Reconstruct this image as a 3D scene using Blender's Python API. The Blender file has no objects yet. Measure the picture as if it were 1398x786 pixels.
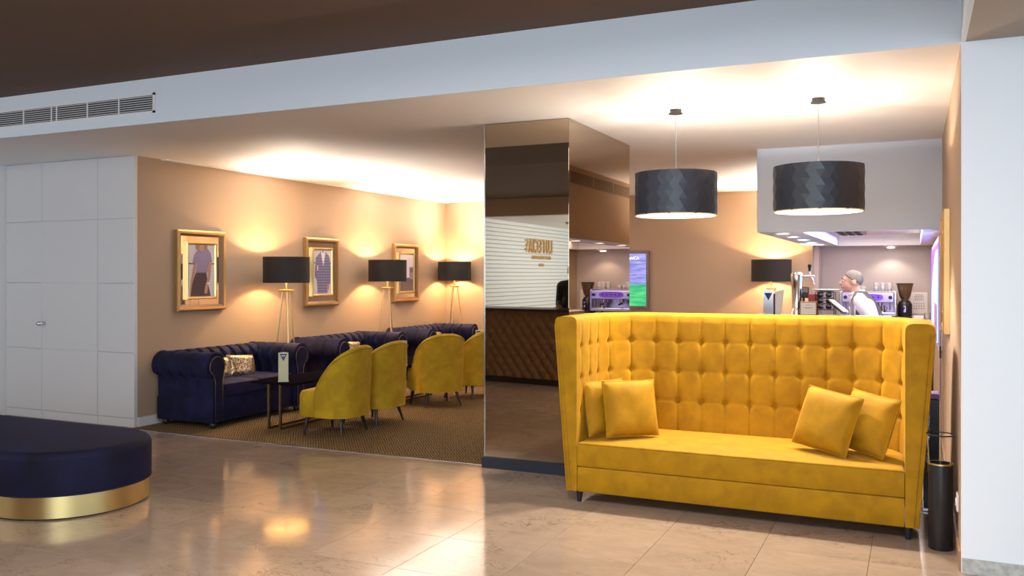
import bpy, bmesh, math, random
from math import sin, cos, pi, radians, sqrt, exp, atan2, hypot
from mathutils import Vector, Matrix
random.seed(7)
S = bpy.context.scene
COL = S.collection

# ------------------------------------------------------------------ camera
cam = bpy.data.cameras.new('camera')
cam.sensor_width = 36.0
cam.lens = 36.0 * 1190.0 / 1398.0
cam.shift_y = -18.0 / 1398.0
cam.clip_start = 0.05
camo = bpy.data.objects.new('camera', cam)
COL.objects.link(camo)
camo.location = (0, 0, 1.5)
camo.rotation_euler = (radians(90), 0, radians(24.83))
S.camera = camo

# ------------------------------------------------------------------ world, exposure
S.view_settings.view_transform = 'Standard'
S.view_settings.look = 'None'
S.view_settings.gamma = 1
S.view_settings.use_curve_mapping = False
S.view_settings.exposure = 1.45
w = bpy.data.worlds.new('world')
S.world = w
w.use_nodes = True
w.node_tree.nodes['Background'].inputs[0].default_value = (0.62, 0.80, 1.0, 1)
w.node_tree.nodes['Background'].inputs[1].default_value = 0.9
S.cycles.use_denoising = True
S.cycles.max_bounces = 10
S.cycles.diffuse_bounces = 5
S.cycles.glossy_bounces = 5
S.cycles.sample_clamp_indirect = 4.0
S.cycles.caustics_reflective = False
S.cycles.caustics_refractive = False

def light(name, kind, loc, energy, color, rot=(0, 0, 0), size=0.1, size_y=None, parent=None, spot=None, blend=0.5):
    d = bpy.data.lights.new(name, kind)
    d.energy = energy
    d.color = color
    if kind == 'AREA':
        d.shape = 'RECTANGLE' if size_y else 'SQUARE'
        d.size = size
        if size_y: d.size_y = size_y
    else:
        d.shadow_soft_size = size
    if spot:
        d.spot_size = spot
        d.spot_blend = blend
    o = bpy.data.objects.new(name, d)
    o.location = loc
    o.rotation_euler = rot
    if parent: o.parent = parent
    COL.objects.link(o)
    return o

WARM = (1.0, 0.66, 0.34)
PWARM = (1.0, 0.91, 0.80)
DAY = (0.70, 0.86, 1.0)
# daylight through the glazed front of the lobby, right and behind
light('lobby_window_daylight', 'AREA', (0.6, -3.4, 1.75), 80, DAY, (radians(86), 0, radians(6)), 4.4, 2.2)
# unseen lamps added to brighten the slatted wall, lobby floor and left side
light('slat_wall_fill', 'AREA', (-5.6, -6.2, 2.60), 125, (0.74, 0.88, 1.0), (0, radians(48), 0), 1.2, 5.0)
light('lobby_fill', 'AREA', (-1.7, 2.2, 2.90), 55, (1.0, 0.95, 0.92), (0, 0, 0), 3.0, 2.0)
light('lobby_fill', 'AREA', (-7.55, 0.5, 2.90), 42, (1.0, 0.94, 0.90), (radians(32), 0, 0), 2.4, 1.8)
# strip lights in the bar, and a hidden fill added for its recess ceiling
light('bar_recess_strip', 'AREA', (-0.4, 10.6, 2.00), 24, (1.0, 0.88, 0.80), (0, 0, 0), 1.0, 3.6)
light('bar_recess_fill', 'AREA', (-0.4, 8.62, 1.93), 7, (1.0, 0.90, 0.80), (radians(150), 0, 0), 0.9, 0.08)
light('bar_shelf_led', 'AREA', (-0.35, 8.98, 0.95), 0.6, (0.40, 0.20, 1.0), (radians(105), 0, 0), 1.1, 0.05)

# ------------------------------------------------------------------ materials
def mat(name, col, rough=0.5, metal=0.0, spec=0.5, sheen=0.0, sheen_tint=None, coat=0.0, emit=None, es=0.0,
        noise=None, bump=None, trans=0.0, alpha=1.0):
    m = bpy.data.materials.new(name)
    m.use_nodes = True
    nt = m.node_tree
    b = nt.nodes['Principled BSDF']
    b.inputs['Base Color'].default_value = (*col, 1)
    b.inputs['Roughness'].default_value = rough
    b.inputs['Metallic'].default_value = metal
    b.inputs['Specular IOR Level'].default_value = spec
    b.inputs['Sheen Weight'].default_value = sheen
    if sheen:
        b.inputs['Sheen Roughness'].default_value = 0.35
        b.inputs['Sheen Tint'].default_value = (*(sheen_tint or col), 1)
    b.inputs['Coat Weight'].default_value = coat
    b.inputs['Transmission Weight'].default_value = trans
    b.inputs['Alpha'].default_value = alpha
    if emit:
        b.inputs['Emission Color'].default_value = (*emit, 1)
        b.inputs['Emission Strength'].default_value = es
    tc = None
    if noise or bump:
        tc = nt.nodes.new('ShaderNodeTexCoord')
    if noise:   # (scale, colour2, lo, hi)
        sc, c2, lo, hi = noise
        n = nt.nodes.new('ShaderNodeTexNoise')
        n.inputs['Scale'].default_value = sc
        n.inputs['Detail'].default_value = 4
        r = nt.nodes.new('ShaderNodeValToRGB')
        r.color_ramp.elements[0].position = lo
        r.color_ramp.elements[1].position = hi
        r.color_ramp.elements[0].color = (*col, 1)
        r.color_ramp.elements[1].color = (*c2, 1)
        nt.links.new(tc.outputs['Object'], n.inputs['Vector'])
        nt.links.new(n.outputs['Fac'], r.inputs['Fac'])
        nt.links.new(r.outputs['Color'], b.inputs['Base Color'])
    if bump:    # (scale, strength, distance)
        n2 = nt.nodes.new('ShaderNodeTexNoise')
        n2.inputs['Scale'].default_value = bump[0]
        n2.inputs['Detail'].default_value = 3
        bp = nt.nodes.new('ShaderNodeBump')
        bp.inputs['Strength'].default_value = bump[1]
        bp.inputs['Distance'].default_value = bump[2]
        nt.links.new(tc.outputs['Object'], n2.inputs['Vector'])
        nt.links.new(n2.outputs['Fac'], bp.inputs['Height'])
        nt.links.new(bp.outputs['Normal'], b.inputs['Normal'])
    return m

def N(m, kind, **kw):
    n = m.node_tree.nodes.new(kind)
    for k, v in kw.items():
        if k in n.inputs: n.inputs[k].default_value = v
        else: setattr(n, k, v)
    return n

def velvet(name, dark, light_, rough=0.75, sheen=0.6, tint=None, scale=7.0):
    m = mat(name, dark, rough, sheen=sheen, sheen_tint=tint or light_, spec=0.25, noise=(scale, light_, 0.36, 0.66), bump=(60, 0.10, 0.004))
    nt = m.node_tree
    ns = [n for n in nt.nodes if n.type == 'TEX_NOISE'][0]
    ns.inputs['Distortion'].default_value = 0.5
    return m

M = {}
M['yellow'] = velvet('yellow_velvet', (0.315, 0.150, 0.0008), (0.405, 0.198, 0.0012), scale=9.0, sheen=0.3, tint=(1.0, 0.75, 0.15))
M['mustard'] = velvet('mustard_velvet', (0.40, 0.235, 0.008), (0.53, 0.325, 0.012), sheen=0.4, tint=(0.9, 0.65, 0.15))
M['navy'] = velvet('navy_velvet', (0.0045, 0.0042, 0.021), (0.010, 0.0095, 0.050), sheen=0.2, tint=(0.18, 0.16, 0.55))
M['ottoman'] = velvet('navy_pouf_velvet', (0.003, 0.0025, 0.010), (0.006, 0.0055, 0.030), sheen=0.06, tint=(0.07, 0.08, 0.45), scale=4.0)
M['darkwood'] = mat('dark_wood', (0.022, 0.013, 0.010), 0.3)
M['blackleg'] = mat('black_leg', (0.012, 0.013, 0.017), 0.35)
M['brass'] = mat('brushed_brass', (0.62, 0.43, 0.15), 0.32, 1.0)
M['nail'] = mat('dull_brass_nails', (0.40, 0.27, 0.10), 0.45, 1.0)
M['bronze'] = mat('dark_bronze', (0.22, 0.16, 0.09), 0.35, 1.0)
M['palebrass'] = mat('pale_brass', (0.80, 0.62, 0.32), 0.30, 1.0)
M['band'] = mat('brushed_gold_band', (0.70, 0.52, 0.22), 0.36, 1.0)
M['chrome'] = mat('chrome', (0.75, 0.75, 0.78), 0.12, 1.0)
M['steel'] = mat('steel', (0.62, 0.62, 0.66), 0.22, 1.0)
M['mirror'] = mat('bronze_mirror', (0.49, 0.395, 0.29), 0.015, 1.0)
M['mirror2'] = mat('clear_mirror', (0.74, 0.66, 0.58), 0.03, 1.0)
M['mirror_edge'] = mat('mirror_edge', (0.55, 0.56, 0.58), 0.2, 1.0)
M['plinth'] = mat('dark_plinth', (0.018, 0.021, 0.032), 0.45)
M['white'] = mat('white_paint', (0.76, 0.76, 0.76), 0.55)
M['ceil'] = mat('white_ceiling_paint', (0.86, 0.85, 0.86), 0.6)
M['beam'] = mat('white_beam_paint', (0.70, 0.75, 0.80), 0.6, bump=(180, 0.10, 0.002))
M['endwall'] = mat('white_wallpaper', (0.78, 0.80, 0.81), 0.6, bump=(220, 0.25, 0.003))
M['panel'] = mat('white_lacquer_panel', (0.66, 0.65, 0.65), 0.22)
M['beige'] = mat('beige_wallpaper', (0.415, 0.290, 0.190), 0.65, noise=(160, (0.47, 0.335, 0.225), 0.35, 0.65), bump=(260, 0.15, 0.002))
M['barwall'] = mat('rose_bar_wall', (0.52, 0.44, 0.42), 0.55)
M['bargrey'] = mat('grey_bulkhead', (0.73, 0.80, 0.90), 0.6)
M['browncol'] = mat('brown_ceiling', (0.135, 0.087, 0.064), 0.7, spec=0.2)
M['browncol2'] = mat('brown_bulkhead', (0.19, 0.125, 0.088), 0.7, spec=0.2)
M['browncol3'] = mat('brown_fascia_lightened', (0.62, 0.43, 0.31), 0.7, spec=0.2)  # ceiling brown made paler, so the unlit fascia looks as lit as the ceiling
M['taupe'] = mat('taupe_soffit', (0.36, 0.29, 0.23), 0.6)
M['black'] = mat('black_satin', (0.012, 0.012, 0.014), 0.35)
M['blackm'] = mat('black_matte', (0.018, 0.018, 0.020), 0.6)
M['dark'] = mat('dark_recess', (0.02, 0.02, 0.022), 0.8)
M['grout'] = mat('tile_grout', (0.16, 0.11, 0.075), 0.7)
M['shade'] = mat('black_lamp_shade', (0.020, 0.016, 0.014), 0.75, bump=(300, 0.2, 0.001))
M['shade_in'] = mat('gold_shade_lining', (0.80, 0.62, 0.32), 0.45, 0.3)
M['pshade'] = mat('navy_pleated_shade', (0.022, 0.026, 0.040), 0.38, sheen=0.1, sheen_tint=(0.3, 0.4, 0.7))
M['pshade_in'] = mat('pale_gold_lining', (0.80, 0.68, 0.42), 0.5)
M['bulb'] = mat('lit_bulb', (1, 0.9, 0.7), 0.5, emit=(1.0, 0.78, 0.45), es=25)
M['diff'] = mat('lit_diffuser', (1, 0.95, 0.85), 0.5, emit=(1.0, 0.82, 0.55), es=1.6)
M['spot'] = mat('lit_downlight', (1, 1, 1), 0.5, emit=(1.0, 0.93, 0.85), es=3)
M['led'] = mat('cove_led', (1, 1, 1), 0.5, emit=(1.0, 0.72, 0.40), es=10)
M['gold'] = mat('gilt_frame', (0.66, 0.42, 0.17), 0.38, 0.85)
M['gold2'] = mat('gilt_inner_frame', (0.72, 0.50, 0.20), 0.32, 0.9)
M['brownframe'] = mat('brown_gilt_edge', (0.30, 0.17, 0.08), 0.45, 0.5)
M['paper'] = mat('white_paper', (0.80, 0.77, 0.74), 0.6)
M['card'] = mat('cream_card', (0.56, 0.53, 0.30), 0.4)
M['blue'] = mat('blue_print', (0.012, 0.028, 0.11), 0.4)
M['photo_bg'] = mat('photo_grey', (0.66, 0.60, 0.60), 0.4)
M['skinp'] = mat('photo_skin', (0.46, 0.25, 0.18), 0.4)
M['hairp'] = mat('photo_hair', (0.30, 0.15, 0.07), 0.4)
M['skirt'] = mat('photo_skirt', (0.075, 0.045, 0.045), 0.4)
M['photo_floor'] = mat('photo_floor', (0.14, 0.10, 0.10), 0.4)
M['photo_dark'] = mat('photo_dark', (0.10, 0.08, 0.11), 0.4)
M['photo_lilac'] = mat('photo_lilac', (0.24, 0.20, 0.33), 0.4)
M['skin'] = mat('skin', (0.58, 0.32, 0.24), 0.5)
M['skind'] = mat('dark_skin', (0.20, 0.09, 0.055), 0.5)
M['hair'] = mat('grey_hair', (0.11, 0.085, 0.075), 0.65, noise=(160, (0.17, 0.14, 0.125), 0.4, 0.6))
M['hairb'] = mat('black_hair', (0.01, 0.008, 0.008), 0.5)
M['shirt'] = mat('white_shirt', (0.80, 0.79, 0.82), 0.7, bump=(9, 0.25, 0.02))
M['apron'] = mat('grey_apron', (0.115, 0.095, 0.095), 0.7)
M['trouser'] = mat('black_trousers', (0.015, 0.015, 0.018), 0.7)
M['blackshirt'] = mat('black_shirt', (0.012, 0.012, 0.015), 0.6)
M['eye'] = mat('eye_white', (0.7, 0.68, 0.66), 0.3)
M['lip'] = mat('lips', (0.36, 0.14, 0.12), 0.5)
M['hopper'] = mat('smoked_hopper', (0.10, 0.055, 0.03), 0.12, coat=0.6)
M['violet'] = mat('violet_enamel', (0.20, 0.07, 0.75), 0.25)
M['lilacsteel'] = mat('lilac_steel', (0.55, 0.46, 0.70), 0.28, 0.9)
M['red'] = mat('red_box', (0.50, 0.04, 0.04), 0.4)
M['cup'] = mat('white_porcelain', (0.82, 0.80, 0.76), 0.25)
M['glass'] = mat('clear_glass', (0.95, 0.95, 0.97), 0.03, trans=1.0)
M['bottle'] = mat('dark_bottle', (0.02, 0.016, 0.012), 0.12)
M['counter'] = mat('pale_counter', (0.62, 0.56, 0.52), 0.25)
M['barfront'] = mat('dark_bar_front', (0.05, 0.035, 0.03), 0.4)
M['leather'] = mat('brown_tufted_leather', (0.24, 0.135, 0.058), 0.42, bump=(120, 0.1, 0.002))
M['desktop'] = mat('dark_desk_top', (0.035, 0.022, 0.015), 0.3)
M['slat'] = mat('white_slat', (0.80, 0.81, 0.82), 0.45)
M['slatgap'] = mat('slat_gap', (0.30, 0.31, 0.33), 0.8)
M['sign'] = mat('sign_gold', (0.62, 0.36, 0.10), 0.4, 0.2)
M['stone_base'] = mat('grey_stone_skirting', (0.36, 0.35, 0.31), 0.5, noise=(35, (0.52, 0.50, 0.45), 0.35, 0.65))
M['wood_base'] = mat('wood_skirting', (0.32, 0.17, 0.09), 0.4)
M['purple_lit'] = mat('lit_purple_panel', (0.2, 0.05, 0.8), 0.4, emit=(0.22, 0.06, 1.0), es=0.5)
M['cyan_lit'] = mat('lit_pale_blue_panel', (0.4, 0.8, 1), 0.4, emit=(0.26, 0.58, 1.0), es=0.5)
M['pink'] = mat('pink_card', (0.62, 0.22, 0.42), 0.5)
M['bag'] = mat('silver_bag', (0.42, 0.50, 0.62), 0.2, 0.7, bump=(14, 0.9, 0.03))
M['purple_cap'] = mat('purple_cap', (0.34, 0.16, 0.72), 0.4)
M['sofa_wire'] = mat('dark_wire', (0.05, 0.042, 0.035), 0.4, 0.8)
M['plastic'] = mat('white_plastic', (0.78, 0.77, 0.75), 0.4)
M['tabletop'] = mat('dark_table_top', (0.008, 0.006, 0.009), 0.9, spec=0.0)
M['bezel'] = mat('bronze_bezel', (0.20, 0.14, 0.11), 0.35, 0.4)

def tile_material():
    m = mat('polished_limestone', (0.5, 0.38, 0.28), 0.13, spec=0.55)
    nt = m.node_tree; b = nt.nodes['Principled BSDF']
    geo = N(m, 'ShaderNodeNewGeometry'); oi = N(m, 'ShaderNodeObjectInfo')
    mp = N(m, 'ShaderNodeMapping'); mp.inputs['Scale'].default_value = (1.0, 1.5, 1)
    mp.inputs['Rotation'].default_value = (0, 0, radians(14))
    nt.links.new(geo.outputs['Position'], mp.inputs['Vector'])
    addv = N(m, 'ShaderNodeVectorMath', operation='ADD')
    sc = N(m, 'ShaderNodeVectorMath', operation='SCALE'); sc.inputs['Scale'].default_value = 0.6
    comb = N(m, 'ShaderNodeCombineXYZ')
    for k in 'XYZ': nt.links.new(oi.outputs['Random'], comb.inputs[k])
    nt.links.new(comb.outputs['Vector'], sc.inputs[0])
    nt.links.new(mp.outputs['Vector'], addv.inputs[0]); nt.links.new(sc.outputs['Vector'], addv.inputs[1])
    n1 = N(m, 'ShaderNodeTexNoise', Scale=5.0, Detail=10.0, Roughness=0.72, Distortion=0.3)
    nt.links.new(addv.outputs['Vector'], n1.inputs['Vector'])
    r1 = N(m, 'ShaderNodeValToRGB')
    r1.color_ramp.elements[0].position = 0.30; r1.color_ramp.elements[0].color = (0.295, 0.212, 0.150, 1)
    r1.color_ramp.elements[1].position = 0.72; r1.color_ramp.elements[1].color = (0.385, 0.285, 0.208, 1)
    nt.links.new(n1.outputs['Fac'], r1.inputs['Fac'])
    # thin dark veins
    n2 = N(m, 'ShaderNodeTexNoise', Scale=3.3, Detail=6.0, Roughness=0.68, Distortion=1.3)
    nt.links.new(addv.outputs['Vector'], n2.inputs['Vector'])
    sub = N(m, 'ShaderNodeMath', operation='SUBTRACT'); sub.inputs[1].default_value = 0.5
    ab = N(m, 'ShaderNodeMath', operation='ABSOLUTE')
    nt.links.new(n2.outputs['Fac'], sub.inputs[0]); nt.links.new(sub.outputs[0], ab.inputs[0])
    r2 = N(m, 'ShaderNodeValToRGB')
    r2.color_ramp.elements[0].position = 0.0; r2.color_ramp.elements[0].color = (0.42, 0.36, 0.32, 1)
    r2.color_ramp.elements[1].position = 0.011; r2.color_ramp.elements[1].color = (1, 1, 1, 1)
    nt.links.new(ab.outputs[0], r2.inputs['Fac'])
    n3 = N(m, 'ShaderNodeTexNoise', Scale=1.6, Detail=2.0)
    nt.links.new(addv.outputs['Vector'], n3.inputs['Vector'])
    r3 = N(m, 'ShaderNodeValToRGB')
    r3.color_ramp.elements[0].position = 0.48; r3.color_ramp.elements[1].position = 0.60
    nt.links.new(n3.outputs['Fac'], r3.inputs['Fac'])
    mx = N(m, 'ShaderNodeMix', data_type='RGBA', blend_type='MULTIPLY')
    nt.links.new(r3.outputs['Color'], mx.inputs['Factor'])
    nt.links.new(r1.outputs['Color'], mx.inputs[6]); nt.links.new(r2.outputs['Color'], mx.inputs[7])
    hs = N(m, 'ShaderNodeHueSaturation')
    mr = N(m, 'ShaderNodeMapRange'); mr.inputs['To Min'].default_value = 0.94; mr.inputs['To Max'].default_value = 1.06
    nt.links.new(oi.outputs['Random'], mr.inputs['Value']); nt.links.new(mr.outputs['Result'], hs.inputs['Value'])
    nt.links.new(mx.outputs[2], hs.inputs['Color'])
    nt.links.new(hs.outputs['Color'], b.inputs['Base Color'])
    n4 = N(m, 'ShaderNodeTexNoise', Scale=5.0, Detail=4.0)
    nt.links.new(geo.outputs['Position'], n4.inputs['Vector'])
    mr2 = N(m, 'ShaderNodeMapRange'); mr2.inputs['To Min'].default_value = 0.06; mr2.inputs['To Max'].default_value = 0.15
    nt.links.new(n4.outputs['Fac'], mr2.inputs['Value']); nt.links.new(mr2.outputs['Result'], b.inputs['Roughness'])
    return m
M['tile'] = tile_material()

def carpet_material():
    m = mat('woven_carpet', (0.1, 0.07, 0.04), 0.95, spec=0.1)
    nt = m.node_tree; b = nt.nodes['Principled BSDF']
    geo = N(m, 'ShaderNodeNewGeometry')
    outs = []
    for ang in (38, -38):
        mp = N(m, 'ShaderNodeMapping'); mp.inputs['Rotation'].default_value = (0, 0, radians(ang))
        nt.links.new(geo.outputs['Position'], mp.inputs['Vector'])
        wv = N(m, 'ShaderNodeTexWave', Scale=14.0, Distortion=0.6)
        wv.inputs['Detail Scale'].default_value = 30
        nt.links.new(mp.outputs['Vector'], wv.inputs['Vector'])
        outs.append(wv)
    mp = N(m, 'ShaderNodeMapping'); mp.inputs['Rotation'].default_value = (0, 0, radians(38))
    nt.links.new(geo.outputs['Position'], mp.inputs['Vector'])
    ck = N(m, 'ShaderNodeTexChecker', Scale=10.5)
    nt.links.new(mp.outputs['Vector'], ck.inputs['Vector'])
    mx = N(m, 'ShaderNodeMix', data_type='FLOAT')
    nt.links.new(ck.outputs['Fac'], mx.inputs['Factor'])
    nt.links.new(outs[0].outputs['Fac'], mx.inputs[2]); nt.links.new(outs[1].outputs['Fac'], mx.inputs[3])
    ns = N(m, 'ShaderNodeTexNoise', Scale=70.0, Detail=2.0)
    nt.links.new(geo.outputs['Position'], ns.inputs['Vector'])
    ad = N(m, 'ShaderNodeMath', operation='ADD')
    ml = N(m, 'ShaderNodeMath', operation='MULTIPLY'); ml.inputs[1].default_value = 0.9
    nt.links.new(ns.outputs['Fac'], ml.inputs[0])
    nt.links.new(mx.outputs[0], ad.inputs[0]); nt.links.new(ml.outputs[0], ad.inputs[1])
    r = N(m, 'ShaderNodeValToRGB')
    r.color_ramp.elements[0].position = 0.62; r.color_ramp.elements[0].color = (0.040, 0.027, 0.017, 1)
    r.color_ramp.elements[1].position = 1.12 if False else 1.0; r.color_ramp.elements[1].color = (0.30, 0.19, 0.08, 1)
    nt.links.new(ad.outputs[0], r.inputs['Fac']); nt.links.new(r.outputs['Color'], b.inputs['Base Color'])
    bp = N(m, 'ShaderNodeBump'); bp.inputs['Strength'].default_value = 0.5; bp.inputs['Distance'].default_value = 0.006
    nt.links.new(ad.outputs[0], bp.inputs['Height']); nt.links.new(bp.outputs['Normal'], b.inputs['Normal'])
    return m
M['carpet'] = carpet_material()

def sequin_material():
    m = mat('gold_sequin', (0.5, 0.35, 0.18), 0.3, 0.7)
    nt = m.node_tree; b = nt.nodes['Principled BSDF']
    tc = N(m, 'ShaderNodeTexCoord')
    v = N(m, 'ShaderNodeTexVoronoi', Scale=110.0)
    nt.links.new(tc.outputs['Object'], v.inputs['Vector'])
    sep = N(m, 'ShaderNodeSeparateColor'); nt.links.new(v.outputs['Color'], sep.inputs['Color'])
    r = N(m, 'ShaderNodeValToRGB')
    r.color_ramp.elements[0].position = 0.25; r.color_ramp.elements[0].color = (0.13, 0.085, 0.06, 1)
    r.color_ramp.elements[1].position = 0.8; r.color_ramp.elements[1].color = (0.85, 0.66, 0.38, 1)
    nt.links.new(sep.outputs['Red'], r.inputs['Fac']); nt.links.new(r.outputs['Color'], b.inputs['Base Color'])
    return m
M['sequin'] = sequin_material()

def stripe_material(name, c1, c2, scale, axis=2, lo=0.45, hi=0.55):
    m = mat(name, c1, 0.45)
    nt = m.node_tree; b = nt.nodes['Principled BSDF']
    tc = N(m, 'ShaderNodeTexCoord')
    wv = N(m, 'ShaderNodeTexWave', Scale=scale, bands_direction='XYZ'[axis])
    nt.links.new(tc.outputs['Object'], wv.inputs['Vector'])
    r = N(m, 'ShaderNodeValToRGB')
    r.color_ramp.elements[0].position = lo; r.color_ramp.elements[0].color = (*c1, 1)
    r.color_ramp.elements[1].position = hi; r.color_ramp.elements[1].color = (*c2, 1)
    nt.links.new(wv.outputs['Fac'], r.inputs['Fac']); nt.links.new(r.outputs['Color'], b.inputs['Base Color'])
    return m
M['stripes'] = stripe_material('striped_top', (0.19, 0.14, 0.24), (0.36, 0.29, 0.40), 34)

def plaid_material():
    m = mat('plaid_jacket', (0.1, 0.1, 0.3), 0.5)
    nt = m.node_tree; b = nt.nodes['Principled BSDF']
    tc = N(m, 'ShaderNodeTexCoord')
    ad = N(m, 'ShaderNodeMath', operation='ADD')
    for i, ax in enumerate('YZ'):
        wv = N(m, 'ShaderNodeTexWave', Scale=9.0, bands_direction=ax)
        nt.links.new(tc.outputs['Object'], wv.inputs['Vector'])
        pw = N(m, 'ShaderNodeMath', operation='POWER'); pw.inputs[1].default_value = 4
        nt.links.new(wv.outputs['Fac'], pw.inputs[0]); nt.links.new(pw.outputs[0], ad.inputs[i])
    r = N(m, 'ShaderNodeValToRGB')
    r.color_ramp.elements[0].color = (0.075, 0.070, 0.19, 1); r.color_ramp.elements[1].color = (0.30, 0.27, 0.42, 1)
    r.color_ramp.elements[1].position = 0.9
    nt.links.new(ad.outputs[0], r.inputs['Fac']); nt.links.new(r.outputs['Color'], b.inputs['Base Color'])
    return m
M['plaid'] = plaid_material()

def screen_material():
    m = mat('lit_screen', (0.02, 0.02, 0.02), 0.2)
    nt = m.node_tree; b = nt.nodes['Principled BSDF']
    tc = N(m, 'ShaderNodeTexCoord')
    sp = N(m, 'ShaderNodeSeparateXYZ'); nt.links.new(tc.outputs['Object'], sp.inputs[0])
    mp = N(m, 'ShaderNodeMapping'); mp.inputs['Rotation'].default_value = (0, radians(-38), 0); mp.inputs['Scale'].default_value = (1, 1, 7)
    nt.links.new(tc.outputs['Object'], mp.inputs['Vector'])
    n = N(m, 'ShaderNodeTexNoise', Scale=5.0, Detail=4.0); nt.links.new(mp.outputs['Vector'], n.inputs['Vector'])
    ra = N(m, 'ShaderNodeValToRGB')
    ra.color_ramp.elements[0].position = 0.35; ra.color_ramp.elements[0].color = (0.13, 0.16, 0.55, 1)
    ra.color_ramp.elements[1].position = 0.7; ra.color_ramp.elements[1].color = (0.46, 0.40, 0.85, 1)
    nt.links.new(n.outputs['Fac'], ra.inputs['Fac'])
    mp2 = N(m, 'ShaderNodeMapping'); mp2.inputs['Scale'].default_value = (1, 1, 8)
    nt.links.new(tc.outputs['Object'], mp2.inputs['Vector'])
    n2 = N(m, 'ShaderNodeTexNoise', Scale=3.0, Detail=3.0); nt.links.new(mp2.outputs['Vector'], n2.inputs['Vector'])
    rb = N(m, 'ShaderNodeValToRGB')
    rb.color_ramp.elements[0].position = 0.35; rb.color_ramp.elements[0].color = (0.0, 0.40, 0.16, 1)
    rb.color_ramp.elements[1].position = 0.7; rb.color_ramp.elements[1].color = (0.12, 0.72, 0.22, 1)
    nt.links.new(n2.outputs['Fac'], rb.inputs['Fac'])
    mr = N(m, 'ShaderNodeMapRange'); mr.inputs['From Min'].default_value = -0.08; mr.inputs['From Max'].default_value = -0.05
    nt.links.new(sp.outputs['Z'], mr.inputs['Value'])
    mx = N(m, 'ShaderNodeMix', data_type='RGBA')
    nt.links.new(mr.outputs['Result'], mx.inputs['Factor']); nt.links.new(rb.outputs['Color'], mx.inputs[6]); nt.links.new(ra.outputs['Color'], mx.inputs[7])
    nt.links.new(mx.outputs[2], b.inputs['Emission Color']); b.inputs['Emission Strength'].default_value = 0.42
    return m
M['screen'] = screen_material()
M['textwhite'] = mat('lit_white_text', (1, 1, 1), 0.5, emit=(1, 1, 1), es=0.5)

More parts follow.
